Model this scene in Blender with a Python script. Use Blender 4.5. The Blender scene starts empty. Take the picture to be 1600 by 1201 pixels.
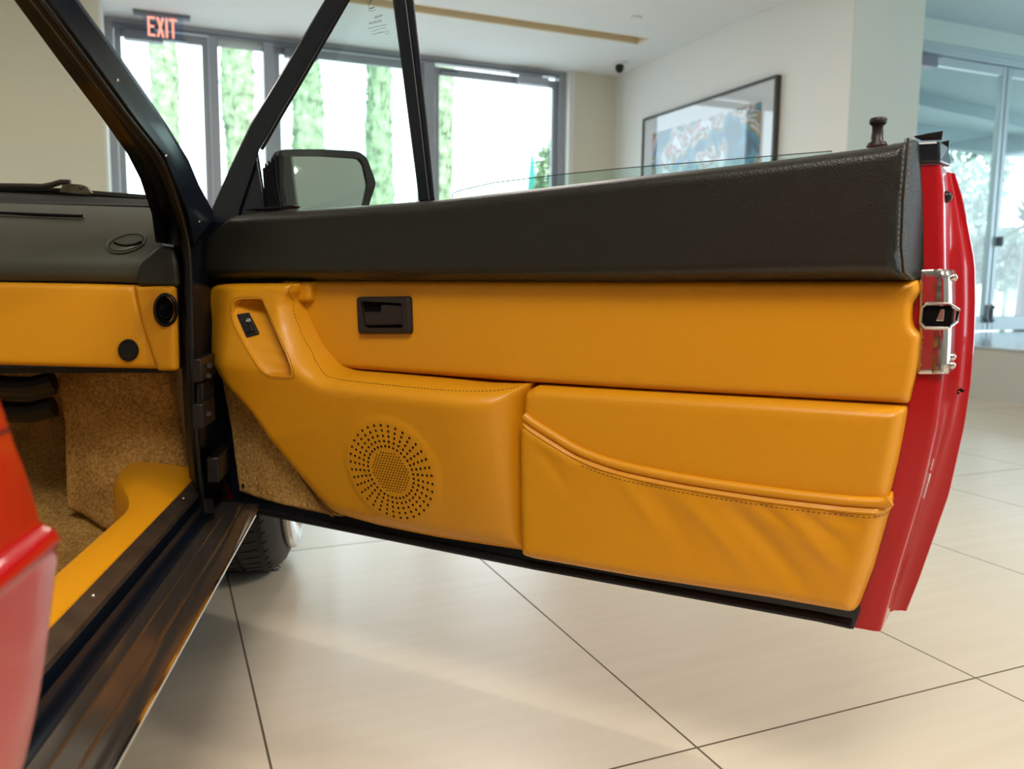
import bpy, math, random
import numpy as np
from mathutils import Vector, Matrix
from mathutils.geometry import delaunay_2d_cdt
random.seed(7); RNG = np.random.RandomState(3)
SC = bpy.context.scene
COL = SC.collection

# ------------------------------------------------------------------ camera, world, lights, exposure
F, YAW, PITCH, ROLL, CAMH = 1288.54, .402562, .121728, -.011556, .693
CX, CY = 800.0, 600.5
def _rot():
    cy, sy, cp, sp = math.cos(YAW), math.sin(YAW), math.cos(PITCH), math.sin(PITCH)
    fw = np.array([sy*cp, cy*cp, -sp]); r = np.array([cy, -sy, 0.]); d = np.cross(fw, r)
    cr, sr = math.cos(ROLL), math.sin(ROLL)
    return np.array([cr*r+sr*d, -sr*r+cr*d, fw])
RM = _rot(); CAM = np.array([0, 0, CAMH])
cam_d = bpy.data.cameras.new('camera'); cam = bpy.data.objects.new('camera', cam_d); COL.objects.link(cam)
cam_d.sensor_fit = 'HORIZONTAL'; cam_d.sensor_width = 36; cam_d.lens = F/1600*36
cam_d.clip_start = .02; cam_d.clip_end = 300
mw = Matrix.Identity(4)
for i in range(3):
    mw[i][0] = RM[0][i]; mw[i][1] = -RM[1][i]; mw[i][2] = -RM[2][i]; mw[i][3] = CAM[i]
cam.matrix_world = mw
cam_d.dof.use_dof = True; cam_d.dof.focus_distance = 1.18; cam_d.dof.aperture_fstop = 6.0
SC.camera = cam
SC.view_settings.view_transform = 'Standard'; SC.view_settings.look = 'None'
SC.view_settings.gamma = 1; SC.view_settings.use_curve_mapping = False
SC.view_settings.exposure = 0.0

W = bpy.data.worlds.new('sky'); SC.world = W; W.use_nodes = True
WT = W.node_tree; WT.nodes.clear()
bg = WT.nodes.new('ShaderNodeBackground'); wo = WT.nodes.new('ShaderNodeOutputWorld')
bg.inputs[0].default_value = (.77, .90, 1, 1); bg.inputs[1].default_value = 4.2
WT.links.new(bg.outputs[0], wo.inputs[0])

def area(name, loc, size, power, color, rot=(0, 0, 0), sy=None, spread=180):
    l = bpy.data.lights.new(name, 'AREA'); l.energy = power; l.color = color; l.shape = 'RECTANGLE'
    l.size = size; l.size_y = sy or size; l.spread = math.radians(spread)
    o = bpy.data.objects.new(name, l); COL.objects.link(o); o.location = loc; o.rotation_euler = rot
    return o
WARM = (1, .86, .66); NEUT = (1, .92, .83)
sun = bpy.data.lights.new('sun', 'SUN'); sun.energy = 5.0; sun.angle = .01; sun.color = (1, .96, .88)
suno = bpy.data.objects.new('sun', sun); COL.objects.link(suno); suno.rotation_euler = Vector((-.35, .72, -.62)).to_track_quat('-Z', 'Y').to_euler()
area('ceiling_area_light', (-.2, -.5, 2.72), 1.0, 70, NEUT, sy=1.0)  # unseen area lights added below the ceiling to light the room, no fixtures modelled
area('ceiling_area_light', (2.6, -1.2, 2.72), 1.0, 62, NEUT, sy=1.0)
area('ceiling_area_light', (1.6, 4.0, 2.72), .9, 34, NEUT, sy=.9)
area('ceiling_area_light', (-2.6, 4.2, 2.72), .9, 48, NEUT, sy=.9)
sp = bpy.data.lights.new('ceiling_spot', 'SPOT'); sp.energy = 110; sp.color = WARM; sp.spot_size = math.radians(75)
sp.spot_blend = .5; sp.shadow_soft_size = .05
spo = bpy.data.objects.new('ceiling_spot', sp); COL.objects.link(spo); spo.location = (2.4, -.6, 2.7)
spo.rotation_euler = Vector((-1.6, 1.5, -2.5)).to_track_quat('-Z', 'Y').to_euler()

# ------------------------------------------------------------------ frames
def ray(x, y): return RM.T @ np.array([(x-CX)/F, (y-CY)/F, 1.0])
def hit(x, y, p0, n):
    r = ray(x, y); return CAM + r*(np.dot(np.asarray(p0)-CAM, n)/np.dot(r, n))
def onX(x, y, X): return hit(x, y, (X, 0, 0), np.array([1., 0, 0]))
def onY(x, y, Y): return hit(x, y, (0, Y, 0), np.array([0, 1., 0]))
def onZ(x, y, Z): return hit(x, y, (0, 0, Z), np.array([0, 0, 1.]))
O3 = np.array([.085, 1.594, 0.0])                      # hinge line of the door, on the floor
DU = np.array([.627, -.779, 0]); DU /= np.linalg.norm(DU)
DN = np.array([DU[1], -DU[0], 0])                      # interior normal of the open door (towards the camera)
CS = np.array([.246, .969, 0]); CS /= np.linalg.norm(CS)   # forward of the car
CL = np.array([-CS[1], CS[0], 0])                      # inboard (left) of the car
ZV = np.array([0, 0, 1.0])
def DW(u, z, w): return O3 + DU*u + DN*w + ZV*z
def CW(s, l, z): return O3 + CS*s + CL*l + ZV*z
def D(px, py, w=0.):
    p = hit(px, py, O3+DN*w, DN) - O3; return (float(p@DU), float(p[2]))
def C(px, py, l=0.):
    p = hit(px, py, O3+CL*l, CL) - O3; return (float(p@CS), float(p[2]))
def T(px, py, s=0.):
    p = hit(px, py, O3+CS*s, CS) - O3; return (float(p@CL), float(p[2]))
def Dw(px, py, w): return hit(px, py, O3+DN*w, DN)
def Cw(px, py, l): return hit(px, py, O3+CL*l, CL)
def Tw(px, py, s): return hit(px, py, O3+CS*s, CS)

# ------------------------------------------------------------------ materials
def new_mat(name):
    m = bpy.data.materials.new(name); m.use_nodes = True; return m, m.node_tree, m.node_tree.nodes['Principled BSDF']
def mat(name, col, rough=.5, metal=0, coat=0, spec=.5, emit=None, estr=0, bump=None, trans=0, sheen=0, var=0, vscale=8):
    m, nt, p = new_mat(name)
    p.inputs['Base Color'].default_value = (*col, 1); p.inputs['Roughness'].default_value = rough
    p.inputs['Metallic'].default_value = metal; p.inputs['Specular IOR Level'].default_value = spec
    p.inputs['Coat Weight'].default_value = coat; p.inputs['Coat Roughness'].default_value = .03
    if sheen: p.inputs['Sheen Weight'].default_value = sheen
    if emit: p.inputs['Emission Color'].default_value = (*emit, 1); p.inputs['Emission Strength'].default_value = estr
    tc = nt.nodes.new('ShaderNodeTexCoord')
    if bump:
        scale, strength, dist, kind = bump
        if kind == 'voronoi':
            t = nt.nodes.new('ShaderNodeTexVoronoi'); t.inputs['Scale'].default_value = scale; o = t.outputs['Distance']
        else:
            t = nt.nodes.new('ShaderNodeTexNoise'); t.inputs['Scale'].default_value = scale; t.inputs['Detail'].default_value = 4; o = t.outputs[0]
        nt.links.new(tc.outputs['Object'], t.inputs['Vector'])
        b = nt.nodes.new('ShaderNodeBump'); b.inputs['Strength'].default_value = strength; b.inputs['Distance'].default_value = dist
        nt.links.new(o, b.inputs['Height']); nt.links.new(b.outputs[0], p.inputs['Normal'])
    if var:
        n = nt.nodes.new('ShaderNodeTexNoise'); n.inputs['Scale'].default_value = vscale; n.inputs['Detail'].default_value = 5
        nt.links.new(tc.outputs['Object'], n.inputs['Vector'])
        r = nt.nodes.new('ShaderNodeValToRGB')
        r.color_ramp.elements[0].position = .3; r.color_ramp.elements[1].position = .7
        r.color_ramp.elements[0].color = (*[c*(1-var) for c in col], 1); r.color_ramp.elements[1].color = (*[min(1, c*(1+var)) for c in col], 1)
        nt.links.new(n.outputs[0], r.inputs[0]); nt.links.new(r.outputs[0], p.inputs['Base Color'])
    return m
def glass(name, tint=(1, 1, 1), refl=1.0, ior=1.5):
    m, nt, p = new_mat(name); nt.nodes.remove(p)
    out = [n for n in nt.nodes if n.type == 'OUTPUT_MATERIAL'][0]
    tr = nt.nodes.new('ShaderNodeBsdfTransparent'); tr.inputs[0].default_value = (*tint, 1)
    gl = nt.nodes.new('ShaderNodeBsdfGlossy'); gl.inputs['Roughness'].default_value = .02; gl.inputs[0].default_value = (1, 1, 1, 1)
    fr = nt.nodes.new('ShaderNodeFresnel'); fr.inputs[0].default_value = ior
    mu = nt.nodes.new('ShaderNodeMath'); mu.operation = 'MULTIPLY'; mu.inputs[1].default_value = refl
    mx = nt.nodes.new('ShaderNodeMixShader')
    nt.links.new(fr.outputs[0], mu.inputs[0]); nt.links.new(mu.outputs[0], mx.inputs[0])
    nt.links.new(tr.outputs[0], mx.inputs[1]); nt.links.new(gl.outputs[0], mx.inputs[2]); nt.links.new(mx.outputs[0], out.inputs[0])
    return m
M = {}
M['tan'] = mat('tan_leather', (.64, .272, .006), .38, spec=.40, bump=(700, .10, .0006, 'voronoi'))
M['tanfold'] = mat('tan_leather_creased', (.64, .272, .006), .38, spec=.40, bump=(420, .16, .0008, 'voronoi'))
M['thread'] = mat('brown_thread', (.16, .055, .008), .7)
M['blackleather'] = mat('black_leather', (.0115, .0122, .0085), .38, spec=.45, bump=(520, .30, .0010, 'voronoi'))
M['dashleather'] = mat('dark_dash_leather', (.045, .047, .034), .42, spec=.45, bump=(600, .15, .0006, 'voronoi'))
M['blackthread'] = mat('pale_olive_thread', (.22, .17, .09), .8)
M['black'] = mat('black_paint', (.005, .008, .014), .22, spec=.5)
M['exitpanel'] = glass('exit_panel_glass', (.80, .88, .98), .5)
M['mirrorplastic'] = mat('matt_black_plastic', (.008, .008, .009), .6, spec=.2)
M['rubber'] = mat('black_rubber', (.006, .006, .007), .45, spec=.2)
M['plastic'] = mat('black_plastic', (.009, .008, .008), .36, spec=.3)
M['plasticbrown'] = mat('dark_grey_plastic', (.022, .016, .014), .42, spec=.3)
M['void'] = mat('dark_hole', (.004, .003, .003), .9, spec=.1)
M['red'] = mat('red_car_paint', (.37, .001, .004), .32, coat=.75, spec=.08)
M['chrome'] = mat('chrome', (.62, .60, .58), .06, metal=1)
M['steel'] = mat('brushed_steel', (.55, .53, .50), .2, metal=1, bump=(90, .05, .001, 'noise'))
M['sillsteel'] = mat('ribbed_stainless', (.185, .155, .13), .13, metal=.85, spec=.6)
M['scuffed'] = mat('scuffed_steel', (.30, .25, .20), .42, metal=1, var=.2, vscale=30)
M['latchsteel'] = mat('polished_latch_steel', (.58, .54, .50), .17, metal=1)
M['tire'] = mat('tire_rubber', (.022, .021, .020), .55, spec=.4)
M['wall'] = mat('white_wall_paint', (.80, .80, .78), .8, spec=.2)
M['wallbeige'] = mat('cream_wall_paint', (.74, .715, .60), .8, spec=.2)
M['wallgreen'] = mat('pale_green_wall_paint', (.68, .72, .64), .8, spec=.2)
M['ceil'] = mat('ceiling_paint', (.78, .80, .82), .85, spec=.2)
M['cove'] = mat('cove_paint', (.74, .62, .44), .8, spec=.2)
M['alu'] = mat('grey_aluminium', (.34, .36, .40), .4, metal=.3)
M['aluR'] = mat('pale_aluminium', (.40, .50, .52), .35, metal=.3)
M['closer'] = mat('closer_grey', (.16, .18, .22), .45)
M['closerlight'] = mat('closer_light_grey', (.42, .46, .54), .45)
M['glass'] = glass('clear_glass', (.97, .985, .98), .3)
M['carglass'] = glass('tinted_car_glass', (.93, .975, .96), .12)
M['maintint'] = glass('green_tinted_glass', (.86, .945, .92), .4)
M['windshield'] = glass('windshield_glass', (.96, .97, .94), .03)
M['showglass'] = glass('showroom_glass', (.97, 1, 1), .15)
M['pictureglass'] = glass('picture_glass', (.98, .99, 1), .12)
M['mirror'] = mat('mirror_glass', (.60, .70, .63), .02, metal=1)
M['exitred'] = mat('exit_letters', (.9, .2, .1), .5, emit=(1, .42, .32), estr=1.1)
M['white'] = mat('white_plastic', (.75, .75, .75), .5)
M['lamp'] = mat('lamp_glow', (1, 1, 1), .5, emit=(1, .95, .85), estr=6)
M['cypress'] = mat('cypress_foliage', (.26, .35, .21), .8, var=.45, vscale=7, spec=.2)
M['leaf'] = mat('palm_foliage', (.10, .20, .12), .7, var=.4, vscale=10, spec=.2)
M['palegreen'] = mat('pale_foliage', (.22, .32, .26), .8, var=.5, vscale=4, spec=.2)
M['teal'] = mat('teal_canvas', (.04, .30, .28), .7)
M['pave'] = mat('pale_concrete', (.55, .55, .52), .8, var=.1, vscale=1)
M['stucco'] = mat('white_stucco', (.60, .66, .68), .8)
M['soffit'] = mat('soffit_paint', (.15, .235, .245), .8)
M['ceilside'] = mat('blue_green_ceiling_paint', (.46, .56, .57), .85, spec=.2)
M['fascia'] = mat('pale_aqua_paint', (.50, .62, .57), .8, spec=.2)
M['cream'] = mat('platform_paint', (.52, .51, .45), .6)
M['platform'] = mat('platform_top_stone', (.45, .52, .58), .12, spec=.6)
M['etch'] = mat('etched_marking', (.05, .05, .05), .7)
M['frame'] = mat('dark_bronze_frame', (.05, .043, .035), .4)
M['mat'] = mat('picture_mount', (.66, .65, .64), .5)
M['underbody'] = mat('underbody_black', (.01, .01, .01), .8)
M['tarnish'] = mat('tarnished_steel', (.13, .11, .075), .4, metal=.9, var=.35, vscale=60)

def carpet_mat(name, c1, c2):
    m, nt, p = new_mat(name); p.inputs['Roughness'].default_value = .95; p.inputs['Specular IOR Level'].default_value = .1
    tc = nt.nodes.new('ShaderNodeTexCoord')
    n = nt.nodes.new('ShaderNodeTexNoise'); n.inputs['Scale'].default_value = 190; n.inputs['Detail'].default_value = 6; n.inputs['Roughness'].default_value = .75
    n2 = nt.nodes.new('ShaderNodeTexNoise'); n2.inputs['Scale'].default_value = 18; n2.inputs['Detail'].default_value = 3
    for k in (n, n2): nt.links.new(tc.outputs['Object'], k.inputs['Vector'])
    a = nt.nodes.new('ShaderNodeMath'); a.operation = 'MULTIPLY_ADD'; a.inputs[1].default_value = .3; nt.links.new(n2.outputs[0], a.inputs[0]); nt.links.new(n.outputs[0], a.inputs[2])
    r = nt.nodes.new('ShaderNodeValToRGB'); r.color_ramp.elements[0].position = .46; r.color_ramp.elements[1].position = .84
    r.color_ramp.elements[0].color = (*c1, 1); r.color_ramp.elements[1].color = (*c2, 1)
    nt.links.new(a.outputs[0], r.inputs[0]); nt.links.new(r.outputs[0], p.inputs['Base Color'])
    b = nt.nodes.new('ShaderNodeBump'); b.inputs['Strength'].default_value = .9; b.inputs['Distance'].default_value = .004
    nt.links.new(n.outputs[0], b.inputs['Height']); nt.links.new(b.outputs[0], p.inputs['Normal'])
    return m
M['carpet'] = carpet_mat('tan_carpet', (.20, .095, .018), (.84, .48, .15))
M['carpetdark'] = carpet_mat('shaded_tan_carpet', (.12, .062, .02), (.42, .25, .095))

def floor_mat():
    m, nt, p = new_mat('cream_porcelain_tiles'); N = nt.nodes; L = nt.links
    tc = N.new('ShaderNodeTexCoord'); sep = N.new('ShaderNodeSeparateXYZ'); L.new(tc.outputs['Object'], sep.inputs[0])
    def line(out, off, sp, wd):
        a = N.new('ShaderNodeMath'); a.operation = 'SUBTRACT'; a.inputs[1].default_value = off; L.new(out, a.inputs[0])
        b = N.new('ShaderNodeMath'); b.operation = 'PINGPONG'; b.inputs[1].default_value = sp/2; L.new(a.outputs[0], b.inputs[0])
        c = N.new('ShaderNodeMath'); c.operation = 'LESS_THAN'; c.inputs[1].default_value = wd; L.new(b.outputs[0], c.inputs[0]); return c
    lx = line(sep.outputs[0], .1216, .6007, .0019); ly = line(sep.outputs[1], .966, 1.1565, .0019)
    mx = N.new('ShaderNodeMath'); mx.operation = 'MAXIMUM'; L.new(lx.outputs[0], mx.inputs[0]); L.new(ly.outputs[0], mx.inputs[1])
    mp = N.new('ShaderNodeMapping'); mp.inputs['Scale'].default_value = (.8, 9, 1); L.new(tc.outputs['Object'], mp.inputs[0])
    n = N.new('ShaderNodeTexNoise'); n.inputs['Scale'].default_value = 3; n.inputs['Detail'].default_value = 6; L.new(mp.outputs[0], n.inputs['Vector'])
    r = N.new('ShaderNodeValToRGB'); r.color_ramp.elements[0].position = .35; r.color_ramp.elements[1].position = .65
    r.color_ramp.elements[0].color = (.62, .55, .43, 1); r.color_ramp.elements[1].color = (.65, .58, .46, 1); L.new(n.outputs[0], r.inputs[0])
    mc = N.new('ShaderNodeMix'); mc.data_type = 'RGBA'; L.new(mx.outputs[0], mc.inputs[0]); L.new(r.outputs[0], mc.inputs[6]); mc.inputs[7].default_value = (.10, .075, .045, 1)
    L.new(mc.outputs[2], p.inputs['Base Color'])
    rr = N.new('ShaderNodeMath'); rr.operation = 'MULTIPLY_ADD'; rr.inputs[1].default_value = .6; rr.inputs[2].default_value = .27; L.new(mx.outputs[0], rr.inputs[0]); L.new(rr.outputs[0], p.inputs['Roughness'])
    p.inputs['Specular IOR Level'].default_value = .6
    return m
M['floor'] = floor_mat()

def picture_mat():
    m, nt, p = new_mat('colourful_print'); N = nt.nodes; L = nt.links
    tc = N.new('ShaderNodeTexCoord')
    n = N.new('ShaderNodeTexNoise'); n.inputs['Scale'].default_value = 4.2; n.inputs['Detail'].default_value = 7; n.inputs['Distortion'].default_value = .8
    L.new(tc.outputs['Object'], n.inputs['Vector'])
    r = N.new('ShaderNodeValToRGB'); cr = r.color_ramp
    stops = [(.30, (.02, .05, .08)), (.40, (.02, .12, .18)), (.44, (.05, .28, .46)), (.465, (.10, .16, .05)), (.49, (.50, .28, .07)), (.51, (.55, .66, .80)), (.535, (.16, .20, .06)), (.56, (.45, .12, .04)), (.60, (.7, .78, .9))]
    cr.elements[0].position = stops[0][0]; cr.elements[0].color = (*stops[0][1], 1); cr.elements[1].position = stops[-1][0]; cr.elements[1].color = (*stops[-1][1], 1)
    for a, c in stops[1:-1]: e = cr.elements.new(a); e.color = (*c, 1)
    L.new(n.outputs[0], r.inputs[0]); L.new(r.outputs[0], p.inputs['Base Color'])
    p.inputs['Roughness'].default_value = .4
    return m
M['print'] = picture_mat()

# ------------------------------------------------------------------ mesh helpers
def link(name, verts, faces, mt, parent=None, smooth=True, mats=None, fm=None, wn=False):
    """ONE mesh object; children take the origin of their parent"""
    V = np.array(verts, float)
    if parent is not None: org = Vector(parent['_org'])
    else: org = Vector((V[:, 0].mean(), V[:, 1].mean(), V[:, 2].min()))
    me = bpy.data.meshes.new(name)
    me.from_pydata([tuple(v) for v in (V-np.array(org))], [], faces); me.validate(); me.update()
    for m_ in (mats or [mt]): me.materials.append(m_)
    if fm: me.polygons.foreach_set('material_index', fm)
    me.polygons.foreach_set('use_smooth', [smooth]*len(me.polygons))
    o = bpy.data.objects.new(name, me); COL.objects.link(o)
    if parent is not None: o.parent = parent
    else: o.location = org
    o['_org'] = tuple(org)
    return o
def empty(name, loc, label, cat, group=None):
    o = bpy.data.objects.new(name, None); COL.objects.link(o); o.location = Vector(loc); o['_org'] = tuple(float(a) for a in loc)
    o['label'] = label; o['category'] = cat
    if group: o['group'] = group
    return o
def tag(o, label, cat, group=None, kind=None):
    o['label'] = label; o['category'] = cat
    if group: o['group'] = group
    if kind: o['kind'] = kind
    return o
def struct(o): o['kind'] = 'structure'; return o
class MB:
    def __init__(s): s.v = []; s.f = []; s.m = []
    def add(s, v, f, mi=0):
        b = len(s.v); s.v += [tuple(map(float, p)) for p in v]; s.f += [tuple(b+i for i in q) for q in f]; s.m += [mi]*len(f); return s
    def quadbox(s, c8, mi=0):      # 8 corners: bottom 0-3, top 4-7
        return s.add(c8, [(3, 2, 1, 0), (4, 5, 6, 7), (0, 1, 5, 4), (1, 2, 6, 5), (2, 3, 7, 6), (3, 0, 4, 7)], mi)
    def box(s, a, b, mi=0):
        x0, y0, z0 = a; x1, y1, z1 = b
        return s.quadbox([(x0, y0, z0), (x1, y0, z0), (x1, y1, z0), (x0, y1, z0), (x0, y0, z1), (x1, y0, z1), (x1, y1, z1), (x0, y1, z1)], mi)
    def tube(s, pts, r, n=10, mi=0, flat=None):
        P = [np.array(p, float) for p in pts]; k = len(P); R_ = r if hasattr(r, '__len__') else [r]*k
        V = []; up = None
        for i in range(k):
            t = P[min(i+1, k-1)]-P[max(i-1, 0)]; t /= (np.linalg.norm(t)+1e-12)
            if up is None:
                a = np.array([0, 0, 1.]) if abs(t[2]) < .9 else np.array([1., 0, 0]); up = np.cross(t, a)
            up = up - t*np.dot(up, t); up /= (np.linalg.norm(up)+1e-12); b = np.cross(t, up)
            for j in range(n):
                an = 2*math.pi*j/n; V.append(P[i]+R_[i]*(math.cos(an)*up+math.sin(an)*b))
        Fc = [(i*n+j, i*n+(j+1) % n, (i+1)*n+(j+1) % n, (i+1)*n+j) for i in range(k-1) for j in range(n)]
        Fc += [tuple(range(n))[::-1], tuple((k-1)*n+j for j in range(n))]
        return s.add(V, Fc, mi)
    def grid(s, rows, mi=0, closed=False, caps=False):
        n = len(rows[0]); V = [p for r in rows for p in r]; Fc = []
        for i in range(len(rows)-1):
            for j in range(n if closed else n-1):
                Fc.append((i*n+j, i*n+(j+1) % n, (i+1)*n+(j+1) % n, (i+1)*n+j))
        if caps: Fc += [tuple(range(n))[::-1], tuple((len(rows)-1)*n+j for j in range(n))]
        return s.add(V, Fc, mi)
    def prism(s, poly, vec, mi=0):
        n = len(poly); a = [np.array(p, float) for p in poly]; b = [p+np.array(vec) for p in a]
        return s.add(a+b, [tuple(range(n))[::-1], tuple(range(n, 2*n))]+[(i, (i+1) % n, n+(i+1) % n, n+i) for i in range(n)], mi)
    def sphere(s, c, r, n=12, m=8, mi=0, sc=(1, 1, 1)):
        rows = []
        for i in range(m+1):
            t = math.pi*i/m
            rows.append([(c[0]+sc[0]*r*math.sin(t)*math.cos(2*math.pi*j/n), c[1]+sc[1]*r*math.sin(t)*math.sin(2*math.pi*j/n), c[2]+sc[2]*r*math.cos(t)) for j in range(n)])
        return s.grid(rows, mi, closed=True)
    def build(s, name, mt, parent=None, smooth=False, mats=None, bevel=0, seg=2, angle=35):
        o = link(name, s.v, s.f, mt, parent, smooth, mats, s.m if mats else None)
        import bmesh
        bm = bmesh.new(); bm.from_mesh(o.data); bmesh.ops.recalc_face_normals(bm, faces=bm.faces); bm.to_mesh(o.data); bm.free()
        if bevel:
            b = o.modifiers.new('bevel', 'BEVEL'); b.width = bevel; b.segments = seg; b.limit_method = 'ANGLE'; b.angle_limit = math.radians(40)
        if smooth:
            o.data.set_sharp_from_angle(angle=math.radians(angle))
        return o
def resample(pts, step, closed=True):
    P = [np.array(p, float) for p in pts]; out = []
    n = len(P)
    for i in range(n if closed else n-1):
        a, b = P[i], P[(i+1) % n]; L_ = np.linalg.norm((b-a)[:2]); k = max(1, int(round(L_/step)))
        for j in range(k): out.append(a+(b-a)*j/k)
    if not closed: out.append(P[-1])
    return out
def chaikin(pts, it=2, closed=True, keep=None):
    P = [np.array(p, float) for p in pts]
    for _ in range(it):
        Q = []; n = len(P)
        if not closed: Q.append(P[0])
        for i in range(n if closed else n-1):
            a, b = P[i], P[(i+1) % n]; Q += [a*.75+b*.25, a*.25+b*.75]
        if not closed: Q.append(P[-1])
        P = Q
    return P
def roundcorners(pts, r, seg=4):
    """round the corners of a closed polygon (2D or more columns)"""
    P = [np.array(p, float) for p in pts]; n = len(P); out = []
    for i in range(n):
        a, b, c = P[i-1], P[i], P[(i+1) % n]; la = np.linalg.norm((a-b)[:2]); lc = np.linalg.norm((c-b)[:2])
        rr = min(r, la*.45, lc*.45)
        if rr < 1e-5: out.append(b); continue
        p0 = b+(a-b)*rr/la; p1 = b+(c-b)*rr/lc
        for k in range(seg+1):
            t = k/seg; out.append((1-t)**2*p0+2*t*(1-t)*b+t*t*p1)
    return out
def dist_to(poly, pts):
    A = np.array([p[:2] for p in poly]); B = np.roll(A, -1, 0); d = np.full(len(pts), 1e9); P = np.array(pts)[:, :2]
    for a, b in zip(A, B):
        ab = b-a; t = np.clip(((P-a)@ab)/(ab@ab+1e-18), 0, 1); q = a+t[:, None]*ab; d = np.minimum(d, np.hypot(*(P-q).T))
    return d
def inside(poly, pts):
    A = np.array([p[:2] for p in poly]); B = np.roll(A, -1, 0); P = np.array(pts)[:, :2]; c = np.zeros(len(P), bool)
    for (x0, y0), (x1, y1) in zip(A, B):
        if y0 == y1: continue
        cr = ((y0 > P[:, 1]) != (y1 > P[:, 1])) & (P[:, 0] < (x1-x0)*(P[:, 1]-y0)/(y1-y0)+x0); c ^= cr
    return c
def rnd(d, r):  # 0..1 quarter round profile
    t = np.clip(d/r, 0, 1); return np.sqrt(np.clip(1-(1-t)**2, 0, 1))
def panel(name, poly, hfun, mt, parent, wback, conv=DW, step=.006, holes=(), rings=(.001, .003, .006, .010), holewall=None, flip=False):
    """a cushion: front face height hfun(a, b, d) over the outline poly (plane coords), walls back to wback"""
    poly = resample(poly, step*.8); poly = [p[:2] for p in poly]
    hs = [[p[:2] for p in resample(h, step*.8)] for h in holes]
    A = np.array(poly); lo, hi = A.min(0), A.max(0)
    gx, gy = np.meshgrid(np.arange(lo[0], hi[0], step), np.arange(lo[1], hi[1], step)); G = np.c_[gx.ravel(), gy.ravel()]
    G = G+RNG.uniform(-.1, .1, G.shape)*step
    G = G[inside(poly, G)]
    dd = dist_to(poly, G); keep = dd > rings[-1]*1.2
    for h in hs: keep &= ~inside(h, G) & (dist_to(h, G) > step*.6)
    G = G[keep]; R_ = []
    area2 = 0.5*np.sum(A[:, 0]*np.roll(A[:, 1], -1)-np.roll(A[:, 0], -1)*A[:, 1]); sg = 1 if area2 > 0 else -1
    Tn = np.roll(A, -1, 0)-np.roll(A, 1, 0); Tn /= (np.linalg.norm(Tn, axis=1)[:, None]+1e-12); Nn = np.c_[-Tn[:, 1], Tn[:, 0]]*sg
    for k in rings:
        q = A+Nn*k; q = q[inside(poly, q)]; ok = dist_to(poly, q) > k*.93; q = q[ok]
        for h in hs: q = q[~inside(h, q) & (dist_to(h, q) > step*.4)]
        R_.append(q)
    pts = [Vector(p) for p in poly]; edges = [(i, (i+1) % len(poly)) for i in range(len(poly))]
    for h in hs:
        b = len(pts); pts += [Vector(p) for p in h]; edges += [(b+i, b+(i+1) % len(h)) for i in range(len(h))]
    for q in R_: pts += [Vector(p) for p in q]
    pts += [Vector(p) for p in G]
    ov, oe, of, *_ = delaunay_2d_cdt(pts, edges, [], 1, 1e-7)
    V2 = np.array([(v.x, v.y) for v in ov])
    cen = np.array([V2[list(f)].mean(0) for f in of]); ok = inside(poly, cen)
    for h in hs: ok &= ~inside(h, cen)
    faces = [tuple(f) for f, k in zip(of, ok) if k]
    d = dist_to(poly, V2)
    for_h = hfun(V2[:, 0], V2[:, 1], d)
    V = [conv(a, b, w) for (a, b), w in zip(V2, for_h)]
    # orientation: face normals along +w
    w0 = np.array(conv(0, 0, 1))-np.array(conv(0, 0, 0)); out = []
    for f in faces:
        a, b, c = (np.array(V[i]) for i in f[:3])
        out.append(f if np.dot(np.cross(b-a, c-a), w0) > 0 else f[::-1])
    faces = out
    def wall(loop, wb, outer):
        n = len(loop); L2 = np.array(loop); dz = dist_to(poly, L2) if not outer else np.zeros(n)
        top = hfun(L2[:, 0], L2[:, 1], dz); b0 = len(V)
        for (a, b), w in zip(loop, top): V.append(conv(a, b, w))
        for (a, b) in loop: V.append(conv(a, b, wb))
        for i in range(n): faces.append((b0+i, b0+(i+1) % n, b0+n+(i+1) % n, b0+n+i))
        if outer: faces.append(tuple(b0+n+i for i in range(n)))
    wall(poly, wback, True)
    for h in hs: wall(h, holewall if holewall is not None else wback, False)
    return link(name, V, faces, mt, parent, True)
def sweep(name, path, r, mt, parent, n=10):
    return MB().tube(path, r, n).build(name, mt, parent, True)
def stitches(name, path, length, gap, r, mt, parent):
    """dashes along a 3D path"""
    P = [np.array(p, float) for p in path]; L_ = [0]
    for i in range(len(P)-1): L_.append(L_[-1]+np.linalg.norm(P[i+1]-P[i]))
    L_ = np.array(L_); A = np.array(P)
    def at(t): return np.array([np.interp(t, L_, A[:, k]) for k in range(3)])
    mb = MB(); t = 0
    while t+length < L_[-1]:
        mb.tube([at(t), at(t+length*.5), at(t+length)], [r*.7, r, r*.7], 5); t += length+gap
    return mb.build(name, mt, parent, True)
# ================================================================== THE SETTING
CEIL, YW, XR = 2.75, 7.58, 4.262
struct(MB().add([(-7, -7, 0), (10.5, -7, 0), (10.5, YW+.1, 0), (-7, YW+.1, 0)], [(0, 1, 2, 3)]).build('floor', M['floor']))
bpy.data.objects['floor'].data.transform(Matrix.Translation(Vector(bpy.data.objects['floor'].location))); bpy.data.objects['floor'].location = (0, 0, 0)
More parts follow.
